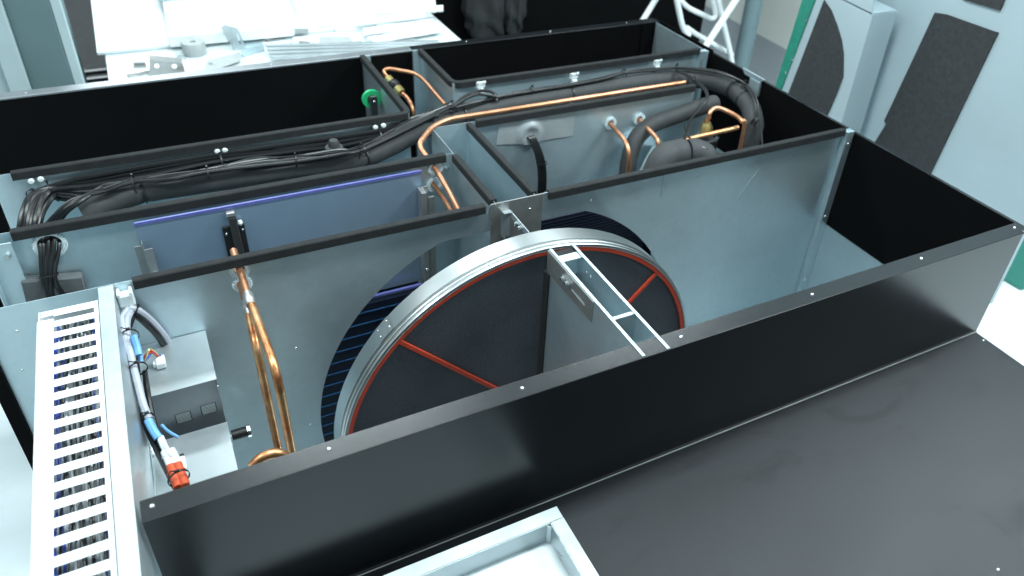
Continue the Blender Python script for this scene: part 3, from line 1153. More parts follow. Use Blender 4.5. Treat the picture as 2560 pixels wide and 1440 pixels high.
pc = Vector((0.0529,0.2863,-0.2000))
b.box(pc + Vector((-.006, -.020, -.005)), pc + Vector((.007, .016, .008)), .002)
b.build('plug', M['white'], PH)
b = MB()
b.box(pc + Vector((-.002, .0165, -.004)), pc + Vector((.006, .024, .006)), .001)
b.build('latch', M['blackplastic'], PH)

# ================================================================== copper pipes
def bend_path(pts, r, n=6):
    """polyline with rounded corners"""
    P = [Vector(p) for p in pts]
    out = [P[0]]
    for i in range(1, len(P) - 1):
        a, c, e = P[i - 1], P[i], P[i + 1]
        d1, d2 = (a - c), (e - c)
        k = min(r, d1.length * .49, d2.length * .49)
        s, t = c + d1.normalized() * k, c + d2.normalized() * k
        for j in range(n + 1):
            u = j / n
            out.append((1 - u) ** 2 * s + 2 * u * (1 - u) * c + u * u * t)
    out.append(P[-1])
    return out


def pipe(parent, pts, r, m='copper', bend=.05, name='tube', n=14):
    return MB().tube(bend_path(pts, bend), r, n, False).build(name, M[m], parent, 60)


z1, z2 = gr1[2] + .001, gr2[2] + .002
CP1 = thing('copper_pipe', 'heat tinted copper pipe from the upper toothed hole of the wheel partition, bending down', 'pipe', (gr1[0], .5, -.3), 'copper pipes')
y1 = (0.2629,0.2995,-0.0320)
pipe(CP1, [(gr1[0], .76, z1), (gr1[0] + .001, .56, z1)], .0088)
pipe(CP1, [(gr1[0] + .001, .5605, z1), (y1[0], y1[1], z1), (y1[0], y1[1], -1.0)], .0096, 'copper_heat', .07)
b = MB()
b.tube([(gr1[0] + .0005, .575, z1), (gr1[0] + .001, .568, z1), (gr1[0] + .001, .535, z1), (gr1[0] + .001, .528, z1)], lambda t: .0102 if t in (0, 1) else .0125, 14, False)
b.build('brazed_joint', M['solder'], CP1)
CP2 = thing('copper_pipe', 'darker copper pipe from the lower toothed hole, running down beside the tinted one', 'pipe', (gr2[0], .55, -.35), 'copper pipes')
y2 = (0.2434,0.4426,-0.0740)
pipe(CP2, [(gr2[0] - .003, .76, z2), (gr2[0] - .004, .60, z2)], .0088)
pipe(CP2, [(gr2[0] - .004, .6, z2), (y2[0], y2[1], z2), (y2[0] + .004, y2[1], -1.0)], .0094, 'copper_heat', .06)
b = MB()
b.tube([(gr2[0] - .004, .60, z2), (gr2[0] - .004, .594, z2), (gr2[0] - .003, .55, z2), (gr2[0] - .003, .544, z2)], lambda t: .0098 if t in (0, 1) else .0118, 14, False)
b.build('brazed_joint', M['solder'], CP2)
CP3 = thing('copper_pipe', 'curved copper pipe bend just showing above the front flange near the left end', 'pipe', (0.2262,0.2500,-0.2276), 'copper pipes')
pp = [(0.1776,0.2500,-0.2287), (0.2000,0.2500,-0.2123), (0.2281,0.2500,-0.2135), (0.2466,0.2500,-0.2351), (0.2479,0.2500,-0.2639), (0.2439,0.2500,-0.3078)]
MB().tube(pp, .0105, 12).build('tube', M['copper_heat'], CP3, 60)

CP4 = thing('copper_pipe', 'long thin copper pipe running beside the insulated pipe and down through the middle wall', 'pipe', (1.3, 1.21, -.01), 'copper pipes')
pts = [(1.9191,1.1995,0.0040), (1.5547,1.2019,0.0040), (1.2436,1.2044,0.0040), (0.9870,1.2062,0.0040), (0.9203,1.1729,0.0020), (0.8420,1.0828,-0.0040), (c1[0] - .010, YB + .03, c1[2] + .004),
       (c1[0] - .004, YB - .01, c1[2] + .002), (0.8646,0.9000,-0.0600), (0.8594,0.8000,-0.0754), (0.8520,0.7400,-0.0798)]
MB().tube(bend_path(pts[:6] + [pts[7]] + pts[8:], .03, 5), .0085, 14, False).build('tube', M['copper'], CP4, 60)
CP5 = thing('copper_pipe', 'short copper pipe from the lower toothed hole in the middle wall', 'pipe', (c2[0], .9, c2[2]), 'copper pipes')
pipe(CP5, [(c2[0] - .006, YB + .10, c2[2] + .004), (c2[0] - .005, YB - .01, c2[2] + .002), (0.8489,0.8800,-0.0861), (0.8314,0.7600,-0.0735)], .0078)

def hole_pipe(e, label, dx, yb, down):
    t = thing('copper_pipe', label, 'pipe', (e[0], 1.1, e[2]), 'copper pipes')
    MB().tube(bend_path([(e[0] - .004, YE + .08, e[2] + .012), (e[0] - .002, YE, e[2]), yb[0], yb[1]], .075, 8), .0082, 14, False).build('tube', M['copper'], t, 60)
    return t


zz = e1[2] - .012
hole_pipe(e1, 'copper pipe from the left toothed hole under the foil patch wall, bending down', 0, ((1.5667,0.9926,-0.1000), (1.5667,0.9926,-0.1000)[:2] + (-.55,)), 0)
hole_pipe(e2, 'copper pipe from the right toothed hole, bending down towards the fat insulated elbow', 0, ((1.6988,1.0151,-0.1100), (1.6988,1.0151,-0.1100)[:2] + (-.17,)), 0)
CP6 = thing('copper_pipe', 'copper pipe stub lying behind the fat insulated elbow with a yellow tinted end', 'pipe', (1.8978,0.9757,-0.1000), 'copper pipes')
MB().tube([(1.6484,0.9879,-0.1500), (1.7156,1.0048,-0.1300), (1.8039,0.9887,-0.1100), (1.8999,0.9784,-0.1000), (2.0072,0.9683,-0.0900)], .0085, 14).build('tube', M['copper_heat'], CP6, 60)
CP7 = thing('copper_pipe', 'hooked copper pipe with brass nut at the right end of the unit', 'pipe', (1.9545,0.9623,-0.0800), 'copper pipes')
hk = [(1.9281,1.0418,-0.0750), (1.9281,1.0429,-0.0550), (1.9455,1.0497,-0.0450), (1.9663,1.0451,-0.0400), (1.9877,1.0197,-0.0450), (2.0009,0.9797,-0.0500), (2.0058,0.9510,-0.0600), (2.0153,0.9444,-0.0900)]
hk.append((hk[-1][0], hk[-1][1], -.45))
MB().tube(hk, .0082, 14).build('tube', M['copper'], CP7, 60)
pn = Vector((1.9240,1.0460,-0.1000))
b = MB()
b.cyl(pn + Vector((-.002, -.012, -.030)), pn + Vector((0, -.004, -.004)), .023, 8, .023)
b.cyl(pn + Vector((0, -.004, -.004)), pn + Vector((0, -.002, .010)), .0215, 8, .016)
b.build('brass_nut', M['brass'], CP7)
b = MB()
b.cyl(pn + Vector((0, -.001, .011)), pn + Vector((.003, 0, .026)), .0105, 12, .0095)
b.build('collar', M['copper_heat'], CP7)

# pipe with the shut-off valve in the narrow back bay
CP8 = thing('valve_pipe', 'copper pipe with a black bodied brass valve in the narrow back bay', 'pipe valve', (1.0013,1.7481,-0.1000))
vt = [(0.9546,1.7565,-0.0600), (0.9475,1.7652,-0.0450), (0.9566,1.7782,-0.0400), (0.9758,1.7800,-0.0400), (1.0060,1.7528,-0.0400), (1.0443,1.7278,-0.0450), (1.0633,1.6929,-0.0500), (1.0704,1.6345,-0.0550), (1.0714,1.5454,-0.0600), (1.0766,1.4673,-0.0700)]
MB().tube(vt, .0075, 12).build('tube', M['copper'], CP8, 60)
v0, v1 = Vector((0.9568,1.7548,-0.0660)), Vector((0.9841,1.6823,-0.1000))
dv = (v1 - v0)
MB().tube([v0, v0 + dv * .26], .017, 8, False).build('brass_nut', M['brass'], CP8)
b = MB()
b.tube([v0 + dv * .20, v0 + dv * .36, v0 + dv * .52, v0 + dv * .66], lambda t: (.013, .0225, .0235, .014)[min(3, int(t * 3 + .5))], 16, False)
b.build('valve_body', M['blackplastic'], CP8)
MB().tube([v0 + dv * .68, v0 + dv * 1.0], .0185, 8, False).build('brass_nut', M['brass'], CP8)
MB().tube([v0 + dv * 1.0, Vector((1.0007,1.6739,-0.1150)), Vector((1.0054,1.6350,-0.1300)), Vector((1.0088,1.6170,-0.1600)), Vector((1.0211,1.6550,-0.2200))], .0082, 12).build('tube', M['copper'], CP8, 60)

# green ring switch on the back cross wall
SW = thing('rotary_switch', 'green ringed rotary switch with black lever on the back cross wall', 'switch', (0.8850,1.7579,-0.1358))
p = (0.8550,1.6287,-0.0795)
b = MB()
b.lathe([(.017, .002), (.017, -.010), (.0335, -.010), (.0345, -.006), (.0345, .002), (.017, .002)], p, 'y', 32)
b.build('ring', M['green'], SW)
b = MB()
b.lathe([(.0001, -.026), (.0145, -.026), (.0165, -.022), (.0165, .002)], (p[0], p[1], p[2]), 'y', 18)
b.box((p[0] - .014, p[1] - .038, p[2] - .24), (p[0] + .012, p[1] - .0265, p[2] + .024), .003)
b.build('lever', M['blackplastic'], SW)
inst('screw', SCREW, SW, (p[0], p[1] - .038, p[2] + .004), RX)

# ================================================================== insulated pipes
IP = thing('insulated_pipe', 'long black insulated pipe running through the middle of the unit and round its end', 'insulated pipe', (.6, 1.2, -.06))
path = [(-0.0779,1.1698,-0.0850), (0.0603,1.1990,-0.0650), (0.2262,1.1928,-0.0620), (0.4457,1.1768,-0.0600), (0.6574,1.1646,-0.0600), (0.7859,1.2123,-0.0600), (0.9191,1.2878,-0.0600), (1.0690,1.3445,-0.0600), (1.2933,1.3689,-0.0600), (1.5348,1.3766,-0.0600),
        (1.7739,1.3799,-0.0600), (2.0126,1.3722,-0.0600)]
cut = [(0, 2), (1, 5), (4, 8), (7, 10), (9, 12)]
RI = .0345
def catmull(P, step=8):
    P = [Vector(p) for p in P]
    Q = []
    for i in range(len(P) - 1):
        p0 = P[i - 1] if i else P[0] * 2 - P[1]
        p1, p2 = P[i], P[i + 1]
        p3 = P[i + 2] if i + 2 < len(P) else P[-1] * 2 - P[-2]
        for k in range(step):
            t = k / step
            Q.append(.5 * ((2 * p1) + (p2 - p0) * t + (2 * p0 - 5 * p1 + 4 * p2 - p3) * t * t + (3 * p1 - p0 - 3 * p2 + p3) * t ** 3))
    Q.append(P[-1])
    return Q


full = catmull(path, 8)
def insul(parent, Q, r):
    """foam lengths with slightly soft ends; one tube each"""
    k = len(Q) - 1
    def rr(t):
        e = min(t, 1 - t) * k
        return r * (1 - .10 * max(0, 1 - e) ** 2)
    return MB().tube(Q, rr, 20, False).build('foam_sleeve', M['rubber'], parent, 60)


for a_, c_ in ((0, 9), (9, 34), (34, 57), (57, 72), (72, 88)):
    insul(IP, full[a_:c_ + 1], RI)
for k in (9, 34, 57, 72):
    d = full[k + 1] - full[k - 1]
    zip_tie(IP, full[k], d, RI * 1.01, False)
tail = catmull([(2.0158,1.3762,-0.0620), (2.1343,1.3229,-0.0640), (2.1815,1.2281,-0.0700), (2.1618,1.0986,-0.0800), (2.1342,1.0197,-0.1200)], 7)
tail.append(Vector((tail[-1].x, tail[-1].y + .005, -.40)))
insul(IP, tail[:15], RI * 1.08)
insul(IP, tail[15:], RI * 1.06)
zip_tie(IP, tail[2], tail[3] - tail[1], RI * 1.10, False)
zip_tie(IP, tail[15], tail[16] - tail[14], RI * 1.10, True)
zip_tie(IP, tail[19], tail[20] - tail[18], RI * 1.10, True)

I2 = thing('insulated_pipe', 'black foam insulated pipe arching deep in the right bay behind the two copper drops', 'insulated pipe', (1.8251,1.2010,-0.2000))
q2 = catmull([(1.6228,1.0700,-0.2975), (1.6356,1.0900,-0.2111), (1.6714,1.1150,-0.1459), (1.7365,1.1280,-0.1088), (1.8367,1.1320,-0.0904), (1.9389,1.1340,-0.0769), (2.0294,1.1340,-0.0650)], 7)
insul(I2, q2, .031)
I3 = thing('insulated_pipe', 'fat black foam insulated elbow humped up behind the wheel partition', 'insulated pipe', (1.6415,0.8445,-0.0600))
q3 = catmull([((1.5285,0.7915,-0.0700)[0] - .03, .80, -.30), (1.5707,0.8274,-0.0850), (1.6395,0.8404,-0.0650), (1.7051,0.8304,-0.0650), (1.7478,0.8093,-0.0850)], 8)
q3.append(Vector((q3[-1].x + .012, q3[-1].y, -.3)))
insul(I3, q3[:21], .047)
insul(I3, q3[21:], .045)
# plate under that elbow and a pressure switch lying beside it
b = MB()
b.plate([(1.7882,1.1682,-0.2200)[:2], (1.8607,1.1942,-0.2200)[:2], (1.7870,0.9844,-0.2200)[:2], (1.6040,0.9931,-0.2200)[:2]], 'z', -.225, .003)
solo('mounting_plate', b, M['galv'], 'grey sheet plate lying under the fat insulated elbow', 'plate', (1.7390,1.0680,-0.2200))
PS = thing('pressure_switch', 'small black pressure switch behind the fat insulated elbow', 'switch', (1.9192,1.0103,-0.1600))
p = Vector((1.9264,1.0247,-0.1600))
b = MB()
b.box(p + Vector((-.03, -.02, -.05)), p + Vector((.035, .03, .012)), .004)
b.build('housing', M['blackplastic'], PS)
b = MB()
b.cyl(p + Vector((.03, -.01, .010)), p + Vector((.034, -.012, .022)), .007, 10)
b.build('stud', M['screw'], PS)
b = MB()
b.box(p + Vector((-.02, .031, -.03)), p + Vector((.03, .034, .03)), .001)
b.build('bracket', M['galv'], PS)

# ================================================================== black cables in the pipe bay
H1 = thing('cable_bundle', 'bundle of black cables clipped along the back wall of the pipe bay', 'cables', (.3, 1.27, -.05))
base = [(-0.2392,1.1888,-0.1400), (-0.2264,1.2017,-0.1000), (-0.2082,1.2313,-0.0650), (-0.1802,1.2672,-0.0450), (-0.1408,1.2850,-0.0380), (-0.0479,1.2850,-0.0345), (0.1149,1.2850,-0.0325), (0.2984,1.2850,-0.0337), (0.4948,1.2850,-0.0363), (0.6672,1.2850,-0.0394), (0.7839,1.2850,-0.0385),
        (0.8819,1.2959,-0.0300), (0.9810,1.3005,-0.0150)]
for k in range(8):
    pts = []
    for i, p in enumerate(base):
        if i < 4:
            pts.append((p[0] + .0062 * k, p[1] - .0045 * k + random.uniform(-.006, .006), p[2] - .004 * (k % 2) + random.uniform(-.005, .005)))
        elif i < 11:
            tight = .6 if i in (4, 7, 10) else 1.0
            pts.append((p[0] + (.006 * (8 - k) if i == 4 else 0), p[1] - .004 * (k % 3) + random.uniform(-.003, .003),
                        p[2] - .0115 * k * tight + random.uniform(-.003, .003)))
        else:
            pts.append((p[0], p[1] - .006 * (k - 3), p[2] + random.uniform(-.004, .004)))
    cable(H1, pts, random.choice((.0062, .007, .0082)))
for p, d in ((base[4], (1, .1, .2)), (base[7], (1, 0, 0)), (base[10], (1, 0, .1)), (base[3], (.6, .7, .1))):
    zip_tie(H1, (p[0], p[1], p[2] - .025), d, .030)
b = MB()
p = Vector((0.6146,1.1969,-0.0200))
b.lathe([(.0001, .022), (.012, .020), (.017, .010), (.017, 0), (.026, -.002), (.029, -.012), (.0001, -.012)], p, 'z', 20)
solo('sensor_cap', b, M['rubber'], 'round black rubber sensor cap among the cables on the insulated pipe', 'sensor', p)

H2 = thing('cable_bundle', 'thinner black cables tied along the top of the long insulated pipe', 'cables', (.7, 1.2, -.02))
bs = [(-0.1569,1.1419,-0.1000), (-0.1234,1.1346,-0.0600), (-0.0694,1.1466,-0.0300), (-0.0103,1.1645,-0.0220), (0.0632,1.1687,-0.0200), (0.1573,1.1539,-0.0180), (0.2500,1.1516,-0.0180), (0.3792,1.1515,-0.0180), (0.4898,1.1425,-0.0180), (0.6143,1.1253,-0.0160), (0.6825,1.1320,-0.0160),
      (0.8102,1.1989,-0.0160), (0.9243,1.2591,-0.0120), (1.0440,1.3165,-0.0100)]
for k in range(5):
    amp = .006
    pts = []
    for i, p in enumerate(bs):
        sp = .0085 * (k - 2) * (.35 if i in (4, 6, 10, 13) else 1.0)
        pts.append((p[0] + (sp if i < 3 else 0), p[1] + (sp + .008 if i >= 3 else 0) + random.uniform(-.003, .003), p[2] + random.uniform(-.002, .006)))
    cable(H2, pts, random.choice((.0042, .0048, .0055)))
for k in range(4):
    pts = []
    for i, p in enumerate(bs[3:12]):
        tied = (i + 3) in (4, 6, 8, 10)
        a_ = .004 if tied else .020
        pts.append((p[0], p[1] + .010 + random.uniform(-a_, a_), p[2] + random.uniform(.002, .010)))
    cable(H2, pts, random.choice((.0028, .0034)))
for i in (4, 6, 8, 10, 13):
    d = Vector(bs[min(i + 1, len(bs) - 1)]) - Vector(bs[i - 1])
    zip_tie(H2, bs[i], d, .019 if i != 4 else .024)
H3 = thing('cable_bundle', 'black cables running on along the right half of the insulated pipe and round its bend', 'cables', (1.6, 1.35, -.02))
b3 = [(1.0440,1.3165,-0.0100), (1.2231,1.3544,-0.0160), (1.3715,1.3696,-0.0180), (1.5182,1.3680,-0.0180), (1.6608,1.3782,-0.0180), (1.7781,1.3956,-0.0180), (1.9031,1.3901,-0.0160), (2.0046,1.3675,-0.0140), (2.0997,1.3174,-0.0140), (2.1606,1.2550,-0.0180), (2.1752,1.1564,-0.0240),
      (2.1357,1.0446,-0.0340), (2.0905,0.9732,-0.0600), (2.0724,0.9687,-0.0900)]
for k in range(3):
    pts = [(p[0], p[1] + .008 * (k - 1) + random.uniform(-.0025, .0025), p[2] + random.uniform(-.002, .003)) for p in b3]
    cable(H3, pts, .0040 if k else .0052)
cable(H3, [(2.1860,1.1677,-0.0300), (2.1322,1.0268,-0.0340), (2.0977,0.9706,-0.0600), (2.0648,0.9086,-0.0900), (2.0259,0.8464,-0.1200)], .0042)
for i in (2, 5, 7, 10):
    d = Vector(b3[i + 1]) - Vector(b3[i - 1])
    zip_tie(H3, b3[i], d, .014)
# loop that rises near the back bay
cable(H3, [(1.0424,1.3124,-0.0080), (1.1057,1.3612,0.0000), (1.1641,1.3763,0.0060), (1.2053,1.3667,0.0040), (1.2223,1.3462,-0.0080), (1.2144,1.3347,-0.0200)], .0060)
cable(H3, [(1.0352,1.3014,-0.0080), (1.0956,1.3365,0.0000), (1.1513,1.3567,0.0040), (1.1822,1.3483,0.0000), (1.2310,1.3382,-0.0120)], .0055)
H4 = thing('cable_pair', 'pair of thin black cables hanging from the insulated pipe down to the fat elbow', 'cables', (1.8931,1.0848,-0.0300))
for k in range(2):
    cable(H4, [(p[0] + .009 * k, p[1] + .003 * k, p[2]) for p in ((1.9867,1.3475,-0.0140), (1.9924,1.2556,-0.0120), (1.9752,1.1566,-0.0120), (1.9495,1.1004,-0.0200), (1.9040,1.0677,-0.0400), (1.8337,1.0270,-0.0500), (1.7464,0.9342,-0.0350), (1.6626,0.8443,-0.0200))], .0038)
cable(H4, [(1.7681,0.9771,-0.0400), (1.7130,0.8937,-0.0300), (1.7019,0.8138,-0.0300), (1.7455,0.7903,-0.0500), (1.7984,0.8071,-0.0800)], .003)
zip_tie(H4, (1.9933,1.2388,-0.0120), (.6, -.6, 0), .010)
H5 = thing('cable_bundle', 'black cables coming out of the toothed hole in the middle wall at the left', 'cables', hB)
for k in range(7):
    x = hB[0] - .020 + .0065 * k
    neck = (-0.1635,0.9500,-0.1176)
    e_ = ((-0.1896,0.9300,-0.1831), (-0.1851,0.9200,-0.1796), (-0.1822,0.9200,-0.1882), (-0.1784,0.9300,-0.1930), (-0.1719,0.9300,-0.1950), (-0.1415,0.9400,-0.1863), (-0.1323,0.9400,-0.1852))[k]
    cable(H5, [(x, YB + .06, hB[2] + .02), (x, YB - .004, hB[2] + random.uniform(-.006, .012)), (neck[0] - .014 + .0045 * k, neck[1] - random.uniform(0, .006), neck[2]),
               (e_[0] * .6 + neck[0] * .4, .935, neck[2] - .05), e_, (e_[0], e_[1] - .01, e_[2] - .12)], .0050)
zip_tie(H5, (-0.1632,0.9520,-0.1166), (0, -.4, -1), .020)
H6 = thing('cable_bundle', 'black cables hanging from the foil patch into the right bay', 'cables', hc)
for k in range(4):
    cable(H6, [(hc[0] - .010 + .006 * k, YE - .004, hc[2] - .006), ((1.2639,1.1500,-0.0976)[0] + .006 * k, 1.15, (1.2639,1.1500,-0.0976)[2]),
               ((1.2783,1.1300,-0.1546)[0] + .0075 * k, 1.13, (1.2783,1.1300,-0.1546)[2]), ((1.2863,1.1200,-0.2214)[0] + .008 * k, 1.12, (1.2863,1.1200,-0.2214)[2]),
               ((1.2888,1.1200,-0.3189)[0] + .008 * k, 1.12, (1.2888,1.1200,-0.3189)[2])], .0052)
zip_tie(H6, ((1.2862,1.1280,-0.1752)[0] + .011, 1.128, (1.2862,1.1280,-0.1752)[2]), (.05, -.1, -1), .016)

# cable clips on the back bay wall
for (px, label) in (((1.5998,1.4740,-0.0341), 'pale nylon cable clip on the back bay wall, nearest the loose cable loop'), ((1.9823,1.4740,-0.0292), 'pale nylon cable clip on the back bay wall, near its right end'),
                    ((1.2136,1.4740,-0.0160), 'pale nylon cable clip on the back bay wall, at its left corner')):
    x, z = px[0], px[2]
    b = MB()
    b.box((x - .017, YD - .016, z - .010), (x + .017, YD - .001, z + .014), .003)
    b.box((x - .017, YD - .022, z + .010), (x - .008, YD - .0165, z + .018), .001)
    b.box((x + .006, YD - .022, z + .010), (x + .017, YD - .0165, z + .018), .001)
    b.box((x - .010, YD - .024, z - .028), (x + .012, YD - .001, z - .0105), .003)
    solo('cable_clip', b, M['clip'], label, 'cable clip', (x, YD, z), 'nylon cable clips')

# foam pad in the left bay
b = MB()
q = [(-0.2242,0.9550,-0.1218), (-0.0967,0.9550,-0.1403), (-0.1047,0.9550,-0.2086), (-0.2421,0.9550,-0.1977)]
b.hexa([(q[3][0], .955, q[3][2] - .1), (q[2][0], .955, q[2][2] - .1), (q[2][0], .985, q[2][2] - .1), (q[3][0], .985, q[3][2] - .1),
        (q[0][0], .955, q[0][2]), (q[1][0], .955, q[1][2] - .004), (q[1][0], .985, q[1][2] - .004), (q[0][0], .985, q[0][2])], .003)
solo('foam_pad', b, M['greyfoam'], 'grey foam pad stuck low on the middle wall behind the hanging cables', 'foam pad', q[0])

# ================================================================== bright tray on the deck
zt = -.300
T = thing('sheet_metal_tray', 'bright open galvanised tray lying on the black deck at the front', 'tray', (.45, -.3, -.36))
k0 = (0.7386,-0.0592,-0.3000)
TX1, TY1 = k0[0], k0[1]
TX0, TY0 = -.05 + .1, -.72
b = MB()
b.box((TX0, TY0, -.3585), (TX1 - .03, TY1 - .03, -.3570))
bs_ = b.build('base', M['galv_box'], T)
b = MB()
b.box((TX0, TY1 - .0318, -.3568), (TX1 - .0315, TY1 - .0300, zt - .0018))
b.box((TX0, TY1 - .030, zt - .0016), (TX1 - .0005, TY1, zt), .0004)
b.box((TX0, TY1 - .0015, -.358), (TX1 - .0005, TY1, zt - .0018))
b.build('back_side', M['galv_bright'], T)
b = MB()
b.box((TX1 - .0318, TY0, -.3568), (TX1 - .030, TY1 - .0322, zt - .0018))
b.box((TX1 - .030, TY0, zt - .0022), (TX1, TY1 - .0305, zt - .0006), .0004)
b.box((TX1 - .0015, TY0, -.358), (TX1, TY1 - .0305, zt - .0024))
b.build('end_side', M['galv_bright'], T)
b = MB()
b.hexa([(TX1 - .040, TY1 - .0330, -.3566), (TX1 - .0330, TY1 - .040, -.3566), (TX1 - .0322, TY1 - .039, -.3566), (TX1 - .0390, TY1 - .0322, -.3566),
        (TX1 - .040, TY1 - .0330, zt - .004), (TX1 - .0330, TY1 - .040, zt - .004), (TX1 - .0322, TY1 - .039, zt - .004), (TX1 - .0390, TY1 - .0322, zt - .004)])
b.build('corner_fold', M['galv_bright'], T)
b = MB()
b.tube([(0.7085,-0.1161,-0.3520), (0.7077,-0.1418,-0.3450), (0.7082,-0.1535,-0.3350), (0.7200,-0.1578,-0.3450), (0.7217,-0.1798,-0.3520)], .0022, 6, False)
b.build('wire_hook', M['screw'], T)

# ================================================================== workshop behind
TZ = -.25
WT = thing('work_table', 'white topped work table covered with sheet metal parts behind the unit', 'table', (.8, 3.2, FZ))
r0 = (1.5464,2.5219,-0.2500)
l0_ = (0.0128,2.7747,-0.2500)
b = MB()
b.box((l0_[0] - .005, 2.02, TZ - .03), (1.57, 4.6, TZ), .003)
b.build('tabletop', M['whiteboard'], WT)
for x in (.06, 1.5):
    for y in (2.1, 4.5):
        MB().box((x - .025, y - .025, FZ + .009), (x + .025, y + .025, TZ - .031)).build('leg', M['cabinet_edge'], WT)
a_ = (-0.0202,2.8346,-0.2350)
b = MB()
b.box((a_[0], a_[1], TZ + .002), (1.10, 4.5, TZ + .016), .002)
solo('white_board', b, M['whiteboard'], 'large white board lying on the table, overhanging its left edge', 'board', (.5, 3.6, TZ))


def slab(name, q, z, h, m, label, cat, group=None, bev=.002):
    """flat item standing on the table: four plan corners"""
    b = MB()
    b.hexa([(p[0], p[1], z) for p in q] + [(p[0], p[1], z + h) for p in q], bev)
    return solo(name, b, M[m], label, cat, (q[0][0], q[0][1], z), group)


B0 = TZ + .017
slab('sheet_metal_cover', [(0.2751,2.7995,-0.2000), (0.8168,2.7837,-0.2000), (0.9775,3.7497,-0.2000), (0.3213,3.8435,-0.2000)], B0, .05, 'whitebox', 'big white sheet metal cover lying on the white board', 'cover')
b = MB()
qa, qb = (0.2831,3.3217,-0.1800), (0.8523,3.3538,-0.1800)
b.hexa([(qa[0], qa[1], B0 + .051), (qb[0], qb[1], B0 + .051), (qb[0], qb[1] + .5, B0 + .051), (qa[0], qa[1] + .5, B0 + .051),
        (qa[0], qa[1], B0 + .11), (qb[0], qb[1], B0 + .11), (qb[0], qb[1] + .5, B0 + .11), (qa[0], qa[1] + .5, B0 + .11)], .002)
solo('sheet_metal_cover', b, M['cabinet_edge'], 'grey folded cover stacked at the back of the big white one', 'cover', qa)
slab('flat_box', [(1.0225,2.8223,-0.2200), (1.2069,2.7892,-0.2200), (1.5114,3.5960,-0.2200), (1.1610,3.6909,-0.2200)], TZ + .001, .03, 'whitebox', 'white flat box with rounded corner beside the stacked white profiles', 'box')
slab('flat_box', [(1.2848,3.0089,-0.2100), (1.5960,2.9578,-0.2100), (1.7696,3.4886,-0.2100), (1.4351,3.5793,-0.2100)], TZ + .001, .04, 'whitebox', 'white flat box behind the stacked white profiles, at the table end', 'box')
slab('white_profile', [(0.8698,2.8449,-0.2000), (0.9170,2.8424,-0.2000), (0.9961,3.4993,-0.2000), (0.9453,3.5134,-0.2000)], TZ + .001, .03, 'whitebox', 'single white profile leaning away beside the grey leaflet', 'profile', 'white metal profiles')
b = MB()
q = [(0.9698,3.1874,-0.2000), (1.0894,3.3195,-0.2000), (1.0031,2.9159,-0.2000), (0.9170,2.8424,-0.2000)]
b.hexa([(p[0], p[1], TZ + .003) for p in q] + [(p[0], p[1], TZ + .010) for p in q], .001)
solo('leaflet', b, M['tapegrey'], 'grey crumpled leaflet between the white profile and the white flat box', 'paper', q[0])
b = MB()
st = [((905, 52), (1085, 30), (1085, 38), (905, 62)), ((898, 66), (1070, 40), (1070, 52), (898, 76)), ((912, 80), (1085, 52), (1085, 66), (912, 92)),
      ((920, 100), (1100, 66), (1100, 76), (920, 112))]
labels = ('white metal profile, topmost of the pile at the table end', 'white metal profile, second from the top of the pile', 'white metal profile, third from the top of the pile',
          'white metal profile lying lowest, next to the unit')
cs = (((1.2696,2.9204,-0.1900), (1.6148,2.8996,-0.1900), (1.5863,2.8250,-0.1900), (1.2584,2.8838,-0.1900)),
      ((1.1341,2.8247,-0.2000), (1.5061,2.8752,-0.2000), (1.4753,2.7840,-0.2000), (1.1178,2.7674,-0.2000)),
      ((1.1363,2.7313,-0.2100), (1.5051,2.7609,-0.2100), (1.4728,2.6623,-0.2100), (1.1140,2.6547,-0.2100)),
      ((1.1197,2.6302,-0.2200), (1.5080,2.6949,-0.2200), (1.4880,2.6138,-0.2200), (1.1431,2.5596,-0.2200)))
for c, lb, z in zip(cs, labels, (-.19, -.20, -.21, -.22)):
    b = MB()
    b.hexa([(p[0], p[1], z - .012) for p in (c[3], c[2], c[1], c[0])] + [(p[0], p[1], z) for p in (c[3], c[2], c[1], c[0])], .002)
    solo('white_profile', b, M['whitebox'], lb, 'profile', c[0], 'white metal profiles')
# long flat bars beside the flange
for k in range(4):
    pa, pb = (0.6573,2.6448,-0.2100), (1.4582,2.4279,-0.2100)
    y_off = -.038 * k
    b = MB()
    x0, y0 = pa[0], pa[1] + y_off
    x1, y1 = pb[0] - .04, pb[1] + .03 + y_off * .55
    z = -.215 - .004 * k
    b.hexa([(x0, y0 - .026, z), (x1, y1 - .026, z), (x1, y1, z), (x0, y0, z), (x0, y0 - .026, z + .008), (x1, y1 - .026, z + .008), (x1, y1, z + .008), (x0, y0, z + .008)], .0015)
    solo('flat_bar', b, M['galv_box'], ('grey metal bar lying along the back flange, farthest of the four', 'grey metal bar lying along the back flange, second farthest',
                                        'grey metal bar lying along the back flange, second nearest', 'grey metal bar lying along the back flange, nearest the unit')[k], 'metal bar', (x0, y0, z), 'flat metal bars')
# tape roll
p = (0.3662,2.7066,-0.2500)
b = MB()
b.lathe([(.0125, 0), (.049, 0), (.051, .004), (.049, .052), (.047, .055), (.0125, .055), (.0125, 0)], (p[0], p[1] + .03, TZ + .001), 'z', 36)
solo('tape_roll', b, M['tapegrey'], 'roll of grey tape standing flat on the white table', 'tape', (p[0], p[1], TZ))
